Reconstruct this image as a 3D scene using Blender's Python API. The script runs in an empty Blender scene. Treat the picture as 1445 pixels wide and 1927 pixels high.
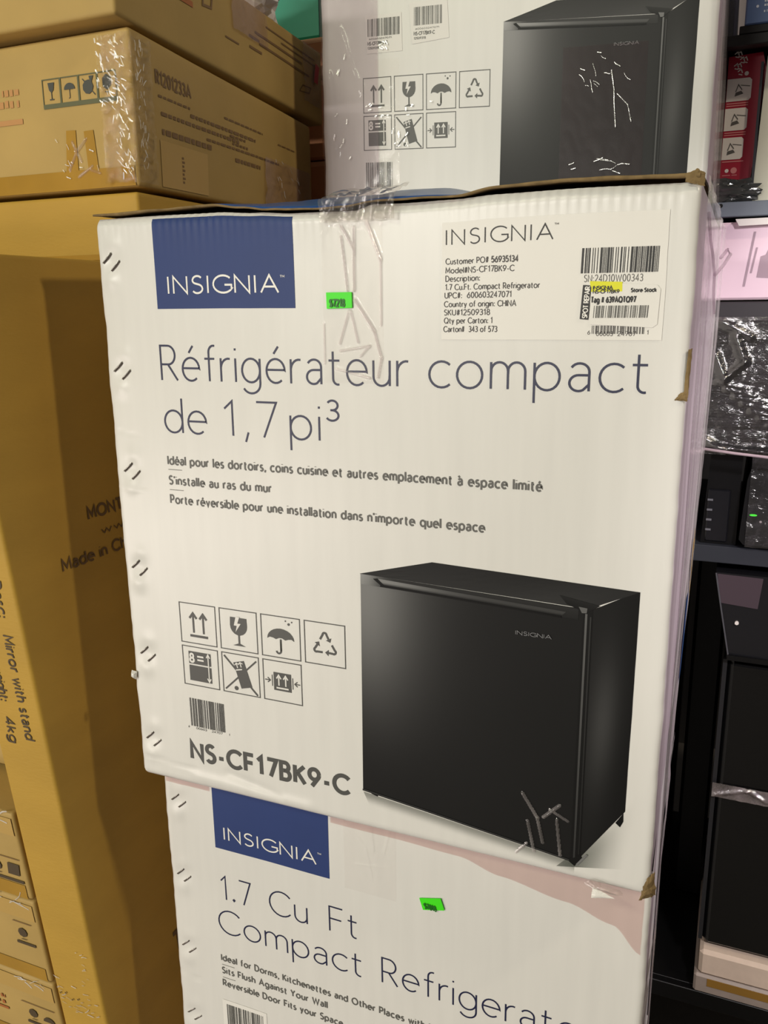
import bpy, math, random
from mathutils import Vector, Matrix, noise
from mathutils.geometry import tessellate_polygon
random.seed(7)
C = bpy.context.scene.collection
sc = bpy.context.scene

# ------------------------------------------------------------------ camera
cam_d = bpy.data.cameras.new('camera'); cam = bpy.data.objects.new('camera', cam_d); C.objects.link(cam); sc.camera = cam
YAW, PITCH, ROLL, FPX = -0.4006, -0.2401, -0.0121, 1577.3
cy, sy, cp, sp = math.cos(YAW), math.sin(YAW), math.cos(PITCH), math.sin(PITCH)
fw = Vector((sy*cp, cy*cp, sp)); r0 = Vector((cy, -sy, 0)); u0 = r0.cross(fw)
rr = math.cos(ROLL)*r0 + math.sin(ROLL)*u0; uu = -math.sin(ROLL)*r0 + math.cos(ROLL)*u0
cam.matrix_world = Matrix(((rr.x, uu.x, -fw.x, 0.5337), (rr.y, uu.y, -fw.y, -0.6166), (rr.z, uu.z, -fw.z, 0.4639), (0, 0, 0, 1)))
cam_d.sensor_fit = 'VERTICAL'; cam_d.sensor_height = 24.0; cam_d.lens = FPX/1927*24.0
cam_d.clip_start = 0.02; cam_d.clip_end = 50

# ------------------------------------------------------------------ world, lamps, exposure
w = bpy.data.worlds.new('world'); sc.world = w; w.use_nodes = True
w.node_tree.nodes['Background'].inputs[0].default_value = (1.0, 0.95, 0.93, 1)
w.node_tree.nodes['Background'].inputs[1].default_value = 0.055
def area(name, loc, target, sx, syz, power, col):
    l = bpy.data.lights.new(name, 'AREA'); l.shape = 'RECTANGLE'; l.size = sx; l.size_y = syz; l.energy = power; l.color = col
    o = bpy.data.objects.new(name, l); C.objects.link(o); o.location = loc
    o.rotation_euler = (Vector(target)-Vector(loc)).to_track_quat('-Z', 'Y').to_euler()
    return o
area('ceiling_tube_front', (-0.75, -2.3, 2.05), (0.1, 0.0, 0.2), 1.2, 0.12, 24, (0.96, 1.0, 0.72))
area('low_fill_panel', (-2.2, -3.0, -0.75), (0.1, 0.0, -0.3), 2.2, 0.6, 46, (1.0, 0.88, 0.82))  # added fill from below, lifts the lower white fronts; no window stands there
area('rear_fill_panel', (-1.1, -4.2, 1.10), (0.1, 0.0, 0.0), 1.8, 0.15, 100, (1.0, 0.95, 0.86))  # added frontal fill that evens out the white fronts, not a ceiling fixture
area('ceiling_tube_right', (2.3, -0.38, 2.05), (-0.08, 0.1, 0.3), 0.12, 0.12, 20, (1.0, 0.86, 0.66))
sl_ = bpy.data.lights.new('goods_fill_spot', 'SPOT'); sl_.energy = 90; sl_.spot_size = math.radians(50); sl_.spot_blend = .6; sl_.shadow_soft_size = .06; sl_.color = (1.0, .93, .92)  # added spot to brighten the right-hand goods, cone kept off the kraft cartons
so_ = bpy.data.objects.new('goods_fill_spot', sl_); C.objects.link(so_); so_.location = (1.1, -.6, .9); so_.rotation_euler = (Vector((.68, .75, -.02))-Vector((1.1, -.6, .9))).to_track_quat('-Z', 'Y').to_euler()
sc.view_settings.view_transform = 'Standard'; sc.view_settings.look = 'None'; sc.view_settings.gamma = 1; sc.view_settings.use_curve_mapping = False
sc.view_settings.exposure = -0.08

# ------------------------------------------------------------------ materials
def lin(c):
    if isinstance(c, str): c = tuple(int(c[i:i+2], 16)/255 for i in (0, 2, 4))
    return tuple((x/12.92 if x <= .04045 else ((x+.055)/1.055)**2.4) for x in c)
MATS = {}
def mat(name, col, rough=.5, spec=.5, metal=0, noise_amt=0, noise_scale=30, bump=0, bump_scale=200, stretch=(1, 1, 1), coat=0, emit=0):
    if name in MATS: return MATS[name]
    m = bpy.data.materials.new(name); m.use_nodes = True; nt = m.node_tree; b = nt.nodes['Principled BSDF']
    c = lin(col); b.inputs['Base Color'].default_value = (*c, 1)
    b.inputs['Roughness'].default_value = rough; b.inputs['Specular IOR Level'].default_value = spec; b.inputs['Metallic'].default_value = metal
    b.inputs['Coat Weight'].default_value = coat; b.inputs['Coat Roughness'].default_value = .15
    if emit: b.inputs['Emission Color'].default_value = (*c, 1); b.inputs['Emission Strength'].default_value = emit
    tc = nt.nodes.new('ShaderNodeTexCoord'); mp = nt.nodes.new('ShaderNodeMapping'); mp.inputs['Scale'].default_value = stretch
    nt.links.new(tc.outputs['Object'], mp.inputs['Vector'])
    if noise_amt:
        n = nt.nodes.new('ShaderNodeTexNoise'); n.inputs['Scale'].default_value = noise_scale; n.inputs['Detail'].default_value = 5
        nt.links.new(mp.outputs[0], n.inputs['Vector'])
        mr = nt.nodes.new('ShaderNodeMapRange'); mr.inputs['From Min'].default_value = .3; mr.inputs['From Max'].default_value = .7
        mr.inputs['To Min'].default_value = 1-noise_amt; mr.inputs['To Max'].default_value = 1+noise_amt*.5
        nt.links.new(n.outputs['Fac'], mr.inputs['Value'])
        mx = nt.nodes.new('ShaderNodeVectorMath'); mx.operation = 'SCALE'; mx.inputs[0].default_value = c
        nt.links.new(mr.outputs[0], mx.inputs['Scale']); nt.links.new(mx.outputs[0], b.inputs['Base Color'])
    if bump:
        n2 = nt.nodes.new('ShaderNodeTexNoise'); n2.inputs['Scale'].default_value = bump_scale; n2.inputs['Detail'].default_value = 3
        nt.links.new(mp.outputs[0], n2.inputs['Vector'])
        bp = nt.nodes.new('ShaderNodeBump'); bp.inputs['Strength'].default_value = bump; bp.inputs['Distance'].default_value = .001
        nt.links.new(n2.outputs['Fac'], bp.inputs['Height']); nt.links.new(bp.outputs[0], b.inputs['Normal'])
    MATS[name] = m; return m
def film(name, tint, fac, rough=.12, scale=40, stretch=(1, 1, 1), bump=1.0, haze=0.0, hazecol=(.8, .78, .82), dist=.004, fres=.5):
    """clear plastic film: transparent, hazy and glossy, crinkled by bump"""
    if name in MATS: return MATS[name]
    m = bpy.data.materials.new(name); m.use_nodes = True; nt = m.node_tree; N = nt.nodes; N.clear()
    out = N.new('ShaderNodeOutputMaterial'); tr = N.new('ShaderNodeBsdfTransparent'); tr.inputs[0].default_value = (*tint, 1)
    gl = N.new('ShaderNodeBsdfGlossy'); gl.inputs['Roughness'].default_value = rough; gl.inputs[0].default_value = (1, 1, 1, 1)
    df = N.new('ShaderNodeBsdfDiffuse'); df.inputs[0].default_value = (*hazecol, 1)
    tc = N.new('ShaderNodeTexCoord'); mp = N.new('ShaderNodeMapping'); mp.inputs['Scale'].default_value = stretch
    nz = N.new('ShaderNodeTexNoise'); nz.inputs['Scale'].default_value = scale; nz.inputs['Detail'].default_value = 6; nz.inputs['Roughness'].default_value = .6
    bp = N.new('ShaderNodeBump'); bp.inputs['Strength'].default_value = bump; bp.inputs['Distance'].default_value = dist
    nt.links.new(tc.outputs['Object'], mp.inputs[0]); nt.links.new(mp.outputs[0], nz.inputs['Vector']); nt.links.new(nz.outputs['Fac'], bp.inputs['Height'])
    nt.links.new(bp.outputs[0], gl.inputs['Normal']); nt.links.new(bp.outputs[0], df.inputs['Normal'])
    lw = N.new('ShaderNodeLayerWeight'); lw.inputs['Blend'].default_value = .35; nt.links.new(bp.outputs[0], lw.inputs['Normal'])
    mr = N.new('ShaderNodeMapRange'); mr.inputs['To Min'].default_value = fac; mr.inputs['To Max'].default_value = min(1, fac+fres)
    nt.links.new(lw.outputs['Fresnel'], mr.inputs['Value'])
    nh = N.new('ShaderNodeTexNoise'); nh.inputs['Scale'].default_value = scale*.5; nh.inputs['Detail'].default_value = 3; nt.links.new(mp.outputs[0], nh.inputs['Vector'])
    mh = N.new('ShaderNodeMapRange'); mh.inputs['From Min'].default_value = .35; mh.inputs['From Max'].default_value = .7; mh.inputs['To Min'].default_value = haze*.3; mh.inputs['To Max'].default_value = haze*1.4
    nt.links.new(nh.outputs['Fac'], mh.inputs['Value'])
    m1 = N.new('ShaderNodeMixShader'); nt.links.new(mh.outputs[0], m1.inputs[0]); nt.links.new(tr.outputs[0], m1.inputs[1]); nt.links.new(df.outputs[0], m1.inputs[2])
    m2 = N.new('ShaderNodeMixShader'); nt.links.new(mr.outputs[0], m2.inputs[0]); nt.links.new(m1.outputs[0], m2.inputs[1]); nt.links.new(gl.outputs[0], m2.inputs[2])
    nt.links.new(m2.outputs[0], out.inputs[0]); MATS[name] = m; return m
def ink_mat():
    """printed picture: its inks come from a colour attribute, its alpha from a second one"""
    if 'picture_ink' in MATS: return MATS['picture_ink']
    m = bpy.data.materials.new('picture_ink'); m.use_nodes = True; nt = m.node_tree; N = nt.nodes; b = N['Principled BSDF']
    a = N.new('ShaderNodeAttribute'); a.attribute_name = 'ink'; nt.links.new(a.outputs['Color'], b.inputs['Base Color']); nt.links.new(a.outputs['Alpha'], b.inputs['Alpha'])
    b.inputs['Roughness'].default_value = .5; b.inputs['Specular IOR Level'].default_value = .2
    MATS['picture_ink'] = m; return m
WHITE = mat('white_coated_board', 'dfddd8', .33, .45, noise_amt=.03, noise_scale=14, bump=.05, bump_scale=60, stretch=(6, 1, .5))
WHITES = mat('white_board_side', 'efe6ee', .38, .4, noise_amt=.12, noise_scale=10, stretch=(1, 30, 1.2), bump=.5, bump_scale=16)
PAPER = mat('label_paper', 'e9e6e0', .45, .4, noise_amt=.015, noise_scale=25)
BLUE = mat('blue_ink', '2a3d72', .5, .3, noise_amt=.05, noise_scale=20)
NAVY = mat('navy_ink', '1a1f42', .4)
GREY = mat('grey_ink', '4a4a47', .45); GREY2 = mat('small_grey_ink', '5e5d59', .5)
BLACKI = mat('black_ink', '1c1a1a', .5); SOFTBLK = mat('soft_black_ink', '45413f', .5)
WINK = mat('white_ink', 'ece9e2', .35); FGREY = mat('faint_white_ink', '77777a', .4)
GREEN = mat('green_price_paper', '3fe800', .5, emit=0); YEL = mat('yellow_highlighter', 'e4e200', .5)
DGREEN = mat('green_black_ink', '0b6a06', .5)
KRAFT = mat('kraft_board', 'b49658', .62, .3, noise_amt=.10, noise_scale=9, bump=.25, bump_scale=120)
KRAFT2 = mat('kraft_board_yellow', 'b8923c', .62, .3, noise_amt=.08, noise_scale=7, bump=.25, bump_scale=120, stretch=(1, 1, 3))
KRAFTO = mat('kraft_board_orange', 'dc9668', .6, .3, noise_amt=.08, noise_scale=8)
KEDGE = mat('raw_board_edge', '86704c', .8, .2, noise_amt=.35, noise_scale=90)
KINK = mat('dark_print_on_kraft', '4b3c25', .6); KRED = mat('red_print_on_kraft', 'a4602c', .6); KINK2 = mat('faint_print_on_kraft', '7a5c36', .6)
KGREEN = mat('grey_green_print_on_kraft', '5a5a38', .6); KREDF = mat('faint_red_print_on_kraft', 'b8854c', .6)
KPALE = mat('pale_patch_on_kraft', 'b89652', .45, .5)
TAPEK = mat('amber_tape', 'a98130', .25, .5, noise_amt=.1, noise_scale=20, bump=.4, bump_scale=40)
STEEL = mat('staple_steel', 'b9b6b0', .25, .5, metal=1)
STAPLE_SHADE = mat('staple_shadow', '564b45', .7)  # dark stroke painted beside each staple as its shadow
TAPE = film('clear_tape', (.998, .995, .992), .0, .07, 40, (1, 1, .6), .10, fres=.22, haze=.02, hazecol=(.80, .68, .68))
TAPE_W = film('tape_wrinkle', (.98, .95, .96), .05, .10, 60, (1, 1, 1), .2, haze=.14, hazecol=(.93, .86, .86), fres=.35)
TAPE_D = film('crumpled_clear_tape', (.90, .88, .86), .06, .05, 70, (1, 1, 1), .5, haze=.10, hazecol=(.62, .57, .54))
FILM = film('stretch_film', (.90, .86, .89), .0, .12, 24, (1, 1, .35), .2, fres=.2, haze=.14, hazecol=(.62, .52, .56))
FILM_S = film('stretch_film_side', (.96, .91, .95), .10, .12, 16, (1, 3, .08), .18, fres=.3, haze=.45, hazecol=(.84, .77, .81))
FILM_C = film('stretch_film_on_cartons', (.98, .97, .95), .02, .035, 120, (1, 1, .5), .7, haze=.0, dist=.003)
FILM_K = film('stretch_film_on_black', (.95, .94, .95), .16, .16, 14, (1, 1, 3.5), .8, haze=.012, hazecol=(.5, .45, .5), dist=.008)
FILM_T = film('thin_film', (.99, .985, .98), fac=.0, rough=.06, scale=40, bump=.2, haze=.0, fres=.12)
BLACKP = mat('black_plastic', '08080a', .28, .5, noise_amt=.2, noise_scale=5)
BLACKM = mat('matt_black_steel', '060607', .45, .35)
DARKG = mat('charcoal_plastic', '1a1a1e', .22, .5)
DEEP = mat('deep_grey_steel', '2c2f38', .5)

# ------------------------------------------------------------------ object helpers
def link(name, me, parent=None):
    o = bpy.data.objects.new(name, me); C.objects.link(o)
    if parent: o.parent = parent
    return o
def mesh(name, verts, faces, m, parent=None, smooth=False, mats=None, fmat=None):
    me = bpy.data.meshes.new(name); me.from_pydata([tuple(v) for v in verts], [], faces); me.update()
    for x in (mats or [m]): me.materials.append(x)
    if fmat: me.polygons.foreach_set('material_index', fmat)
    if smooth: me.polygons.foreach_set('use_smooth', [True]*len(me.polygons))
    return link(name, me, parent)
def thing(name, label, cat, loc=(0, 0, 0), group=None, rz=0):
    o = bpy.data.objects.new(name, None); C.objects.link(o); o.location = loc; o.rotation_euler = (0, 0, rz)
    o.empty_display_size = .05; o['label'] = label; o['category'] = cat
    if group: o['group'] = group
    return o
def plab(o, label): o['label'] = label; return o
class MB:
    def __init__(s): s.v = []; s.f = []
    def add(s, v, f):
        n = len(s.v); s.v += [tuple(x) for x in v]; s.f += [tuple(i+n for i in q) for q in f]
    def box(s, a, b, bev=0):
        (x0, y0, z0), (x1, y1, z1) = a, b
        if not bev:
            s.add([(x0,y0,z0),(x1,y0,z0),(x1,y1,z0),(x0,y1,z0),(x0,y0,z1),(x1,y0,z1),(x1,y1,z1),(x0,y1,z1)],
                  [(0,3,2,1),(4,5,6,7),(0,1,5,4),(1,2,6,5),(2,3,7,6),(3,0,4,7)]); return
        e = bev; V = []; xs = (x0, x1); ys = (y0, y1); zs = (z0, z1); idx = {}
        for i in (0, 1):
            for j in (0, 1):
                for k in (0, 1):
                    sx, sy_, sz = (1, -1)[i], (1, -1)[j], (1, -1)[k]
                    idx[i,j,k,'x'] = len(V); V.append((xs[i], ys[j]+sy_*e, zs[k]+sz*e))
                    idx[i,j,k,'y'] = len(V); V.append((xs[i]+sx*e, ys[j], zs[k]+sz*e))
                    idx[i,j,k,'z'] = len(V); V.append((xs[i]+sx*e, ys[j]+sy_*e, zs[k]))
        F = []
        for i in (0, 1):
            q = [idx[i,0,0,'x'], idx[i,1,0,'x'], idx[i,1,1,'x'], idx[i,0,1,'x']]; F.append(q if i else q[::-1])
            q = [idx[0,i,0,'y'], idx[1,i,0,'y'], idx[1,i,1,'y'], idx[0,i,1,'y']]; F.append(q[::-1] if i else q)
            q = [idx[0,0,i,'z'], idx[1,0,i,'z'], idx[1,1,i,'z'], idx[0,1,i,'z']]; F.append(q if i else q[::-1])
        for i in (0, 1):
            for j in (0, 1):
                a1 = [idx[i,j,0,'x'], idx[i,j,0,'y'], idx[i,j,1,'y'], idx[i,j,1,'x']]; F.append(a1 if (i+j) % 2 == 0 else a1[::-1])
                a1 = [idx[i,0,j,'x'], idx[i,0,j,'z'], idx[i,1,j,'z'], idx[i,1,j,'x']]; F.append(a1[::-1] if (i+j) % 2 == 0 else a1)
                a1 = [idx[0,i,j,'y'], idx[0,i,j,'z'], idx[1,i,j,'z'], idx[1,i,j,'y']]; F.append(a1 if (i+j) % 2 == 0 else a1[::-1])
                for k in (0, 1):
                    t = [idx[i,j,k,'x'], idx[i,j,k,'y'], idx[i,j,k,'z']]; F.append(t if (i+j+k) % 2 else t[::-1])
        s.add(V, F)
    def prism(s, poly, y0, y1):
        n = len(poly); s.add([(x, y0, z) for x, z in poly]+[(x, y1, z) for x, z in poly],
            [tuple(range(n))[::-1] if False else tuple(range(n)), tuple(range(2*n-1, n-1, -1))]+[(i, i+n, (i+1) % n+n, (i+1) % n) for i in range(n)])
    def tube(s, pts, r, n=8):
        pts = [Vector(p) for p in pts]; rings = []
        for i, p in enumerate(pts):
            d = (pts[min(i+1, len(pts)-1)]-pts[max(i-1, 0)]).normalized(); a = d.orthogonal().normalized(); b = d.cross(a)
            rings.append([p+(a*math.cos(t)+b*math.sin(t))*r for t in (2*math.pi*k/n for k in range(n))])
        V = [v for q in rings for v in q]; F = []
        for i in range(len(pts)-1):
            for k in range(n): F.append((i*n+k, i*n+(k+1) % n, (i+1)*n+(k+1) % n, (i+1)*n+k))
        F += [tuple(range(n))[::-1], tuple((len(pts)-1)*n+k for k in range(n))]
        s.add(V, F)
    def build(s, name, m, parent=None, smooth=False): return mesh(name, s.v, s.f, m, parent, smooth)
def part_box(name, a, b, m, parent, bev=0):
    q = MB(); q.box(a, b, bev); return q.build(name, m, parent)

# ---- flat print: 2-D shapes collected, then laid on a face through a mapping M(u, v, off)
class Ink:
    def __init__(s): s.v = []; s.f = []
    def poly(s, pts):
        n = len(s.v); s.v += [tuple(p) for p in pts]
        if len(pts) == 4: s.f.append((n, n+1, n+2, n+3)); return
        for t in tessellate_polygon([[Vector((x, y, 0)) for x, y in pts]]): s.f.append(tuple(n+i for i in t))
    def rect(s, a, b, c, d, nu=1, nv=1):
        n = len(s.v)
        for j in range(nv+1):
            for i in range(nu+1): s.v.append((a+(c-a)*i/nu, b+(d-b)*j/nv))
        for j in range(nv):
            for i in range(nu):
                k = n+j*(nu+1)+i; s.f.append((k, k+1, k+nu+2, k+nu+1))
    def stroke(s, pts, wd, closed=False):
        h = wd/2; P = [Vector((*p, 0)).xy for p in pts]
        if closed: P = P+[P[0]]
        n = len(P); L = []; R = []
        for i in range(n):
            if closed: a, c = P[(i-1) % (n-1)], P[(i+1) % (n-1)] if i < n-1 else P[1]
            else: a, c = P[max(i-1, 0)], P[min(i+1, n-1)]
            d1 = (P[i]-a); d2 = (c-P[i])
            d1 = d1.normalized() if d1.length > 1e-9 else d2.normalized(); d2 = d2.normalized() if d2.length > 1e-9 else d1
            n1 = Vector((-d1.y, d1.x)); n2 = Vector((-d2.y, d2.x)); m = n1+n2
            if m.length < .35:   # sharp turn: bevel it
                L += [P[i]+n1*h, P[i]+n2*h]; R += [P[i]-n1*h, P[i]-n2*h]; continue
            m.normalize(); k = min(1/max(m.dot(n1), .3), 2.2)
            L.append(P[i]+m*h*k); R.append(P[i]-m*h*k)
        b = len(s.v); s.v += [tuple(x) for x in L+R]; q = len(L)
        for i in range(q-1): s.f.append((b+i, b+q+i, b+q+i+1, b+i+1))
    def disc(s, x, y, r, n=14, ry=None):
        s.poly([(x+r*math.cos(2*math.pi*k/n), y+(ry or r)*math.sin(2*math.pi*k/n)) for k in range(n)])
    def lay(s, name, M, m, parent, off=.0003): return mesh(name, [M(u, v, off) for u, v in s.v], s.f, m, parent, True)

# ---- single-line letters (cap height 1, x height .66)
def A(cx, cy_, rx, ry, a0, a1, n=None):
    n = n or max(4, int(abs(a1-a0)/14)); return [(cx+rx*math.cos(math.radians(a0+(a1-a0)*i/n)), cy_+ry*math.sin(math.radians(a0+(a1-a0)*i/n))) for i in range(n+1)]
def bowl(x): return A(x+.3, .33, .3, .33, 0, 360)[:-1]+[(x+.6, .33)]
G = {
' ': (.22, []), 'I': (0, [[(0,0),(0,1)]]), 'N': (.68, [[(0,0),(0,1),(.68,0),(.68,1)]]),
'S': (.5, [A(.26,.745,.235,.255,35,180)+A(.25,.745,.225,.2,180,250)[1:]+A(.24,.26,.26,.26,75,-100)+A(.24,.25,.24,.25,-110,-150)]),
'G': (.78, [A(.48,.5,.48,.5,45,330)+[(.88,.25),(.88,.46),(.55,.46)]]), 'A': (.8, [[(0,0),(.4,1),(.8,0)],[(.14,.34),(.66,.34)]]),
'R': (.56, [[(0,0),(0,1),(.25,1)]+A(.27,.73,.25,.27,90,-90)+[(0,.46)],[(.25,.46),(.58,0)]]),
'C': (.8, [A(.48,.5,.48,.5,42,318)]), 'F': (.48, [[(0,0),(0,1),(.5,1)],[(0,.52),(.45,.52)]]), 'K': (.56, [[(0,0),(0,1)],[(.55,1),(.02,.48)],[(.15,.6),(.58,0)]]),
'B': (.54, [[(0,.53),(.24,.53)]+A(.26,.765,.2,.235,-90,90)+[(0,1),(0,0),(.27,0)]+A(.28,.265,.24,.265,-90,90)+[(.1,.53)]]),
'D': (.7, [[(0,0),(0,1),(.2,1)]+A(.24,.5,.46,.5,90,-90)+[(0,0)]]), 'E': (.48, [[(.5,1),(0,1),(0,0),(.5,0)],[(0,.52),(.45,.52)]]),
'H': (.66, [[(0,0),(0,1)],[(.66,0),(.66,1)],[(0,.52),(.66,.52)]]), 'L': (.45, [[(0,1),(0,0),(.46,0)]]), 'M': (.8, [[(0,0),(.04,1),(.4,.25),(.76,1),(.8,0)]]),
'O': (.94, [A(.47,.5,.47,.5,0,360)]), 'P': (.52, [[(0,0),(0,1),(.25,1)]+A(.27,.72,.24,.28,90,-90)+[(0,.44)]]), 'Q': (.94, [A(.47,.5,.47,.5,0,360),[(.55,.25),(.9,-.05)]]),
'T': (.6, [[(0,1),(.6,1)],[(.3,1),(.3,0)]]), 'U': (.64, [[(0,1),(0,.33)]+A(.32,.32,.32,.32,180,360)+[(.64,1)]]), 'W': (1.1, [[(0,1),(.28,0),(.55,.9),(.82,0),(1.1,1)]]),
'Y': (.66, [[(0,1),(.33,.48),(.66,1)],[(.33,.48),(.33,0)]]), 'V': (.72, [[(0,1),(.36,0),(.72,1)]]), 'X': (.6, [[(0,0),(.6,1)],[(0,1),(.6,0)]]),
'a': (.48, [A(.24,.46,.22,.2,150,0)+[(.46,.0)],[(.46,.38),(.28,.38)]+A(.22,.19,.21,.19,90,300)+[(.46,.16)]]),
'b': (.6, [[(0,1.02),(0,0)], bowl(0)]), 'c': (.5, [A(.32,.33,.32,.33,48,312)]), 'd': (.6, [[(.6,1.02),(.6,0)], bowl(0)]),
'e': (.58, [[(.01,.36),(.59,.36)]+A(.3,.33,.3,.33,4,310)]), 'f': (.34, [A(.32,.82,.17,.19,75,180)+[(.15,0)],[(0,.64),(.34,.64)]]),
'g': (.6, [bowl(0), [(.6,.66),(.6,-.05)]+A(.3,-.04,.3,.27,0,-150)]), 'h': (.5, [[(0,1.02),(0,0)],[(0,.3)]+A(.25,.4,.25,.26,165,0)+[(.5,0)]]),
'i': (0, [[(0,.66),(0,0)],[(0,.88),(0,.94)]]), 'k': (.46, [[(0,1.02),(0,0)],[(.43,.66),(.02,.28)],[(.14,.38),(.46,0)]]), 'l': (0, [[(0,1.02),(0,0)]]),
'm': (.84, [[(0,.66),(0,0)],[(0,.34)]+A(.21,.44,.21,.22,165,0)+[(.42,0)],[(.42,.34)]+A(.63,.44,.21,.22,165,0)+[(.84,0)]]),
'n': (.48, [[(0,.66),(0,0)],[(0,.34)]+A(.24,.42,.24,.24,165,0)+[(.48,0)]]), 'o': (.64, [A(.32,.33,.32,.33,0,360)]),
'p': (.6, [[(0,.66),(0,-.32)], bowl(0)]), 'q': (.6, [[(.6,.66),(.6,-.32)], bowl(0)]), 'r': (.28, [[(0,.66),(0,0)],[(0,.36)]+A(.26,.36,.26,.29,170,78)]),
's': (.38, [A(.2,.49,.17,.17,40,180)+A(.2,.49,.17,.15,180,260)[1:]+A(.18,.17,.2,.17,75,-90)+A(.18,.17,.18,.17,-100,-150)]),
't': (.34, [[(.13,.88),(.13,.16)]+A(.28,.16,.15,.16,180,285)[1:],[(0,.64),(.33,.64)]]), 'u': (.48, [[(0,.66),(0,.25)]+A(.24,.24,.24,.24,180,345)+[(.48,.3)],[(.48,.66),(.48,0)]]),
'v': (.5, [[(0,.66),(.25,0),(.5,.66)]]), 'w': (.78, [[(0,.66),(.2,0),(.39,.6),(.58,0),(.78,.66)]]), 'y': (.5, [[(0,.66),(.26,.02)],[(.5,.66),(.14,-.3)]]),
'x': (.46, [[(0,0),(.46,.66)],[(0,.66),(.46,0)]]), 'z': (.42, [[(0,.66),(.42,.66),(0,0),(.42,0)]]),
'0': (.56, [A(.28,.5,.28,.5,0,360)]), '1': (.3, [[(0,.78),(.22,1),(.22,0)]]), '2': (.52, [A(.26,.74,.25,.26,165,-30)+[(0,0),(.52,0)]]),
'3': (.5, [A(.24,.76,.22,.24,150,-90)+[(.16,.52)],[(.22,.52)]+A(.23,.26,.26,.26,90,-150)]), '4': (.56, [[(.42,0),(.42,1),(0,.28),(.58,.28)]]),
'5': (.5, [[(.46,1),(.1,1),(.05,.56)]+A(.23,.31,.27,.31,115,-145)]), '6': (.56, [[(.42,1),(.06,.48)],A(.28,.3,.28,.3,0,360)]), '7': (.52, [[(0,1),(.54,1),(.18,0)]]),
'8': (.52, [A(.26,.75,.21,.25,0,360), A(.26,.26,.26,.26,0,360)]), '9': (.56, [[(.14,0),(.5,.52)],A(.28,.7,.28,.3,0,360)]),
',': (.06, [[(.08,.12),(0,-.16)]]), '.': (.1, [[(-.02,.07),(.12,.07)],[(.05,0),(.05,.13)]]), '-': (.28, [[(0,.36),(.28,.36)]]), "'": (0, [[(0,1),(0,.76)]]), ':': (.1, [[(-.02,.07),(.12,.07)],[(.05,0),(.05,.13)],[(-.02,.57),(.12,.57)],[(.05,.5),(.05,.63)]]),
'#': (.5, [[(.1,0),(.2,1)],[(.32,0),(.42,1)],[(0,.33),(.5,.33)],[(.02,.67),(.52,.67)]]), '$': (.5, None), '=': (.4, [[(0,.35),(.4,.35)],[(0,.6),(.4,.6)]]),
'|': (0, [[(0,0),(0,1)]]),
}
G['$'] = (.5, G['S'][1]+[[(.25,-.1),(.25,1.1)]])
def acc(base, dx, up):
    wd, st = G[base]; return (wd, st+[[(wd/2-.04+dx*.0, .8),(wd/2-.04+dx, 1.0)]])
G['é'] = acc('e', .15, 1); G['à'] = acc('a', -.15, 1)
def text(ink, s, u0, v0, cap, weight, u1=None, gap=.2, bold_gap=None, vdir=(0, 1), udir=(1, 0)):
    """weight in cap heights; stretched so that the line ends at u1"""
    x = 0; out = []
    for ch in s:
        wd, st = G[ch]
        for q in st: out.append([(x+a, b) for a, b in q])
        x += wd+gap
    x -= gap; k = ((u1-u0)/x) if u1 else cap
    for q in out:
        pts = [(u0+a*k*udir[0]+b*cap*vdir[0], v0+a*k*udir[1]+b*cap*vdir[1]) for a, b in q]
        ink.stroke(pts, weight*cap)
    return u0+x*k

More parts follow.
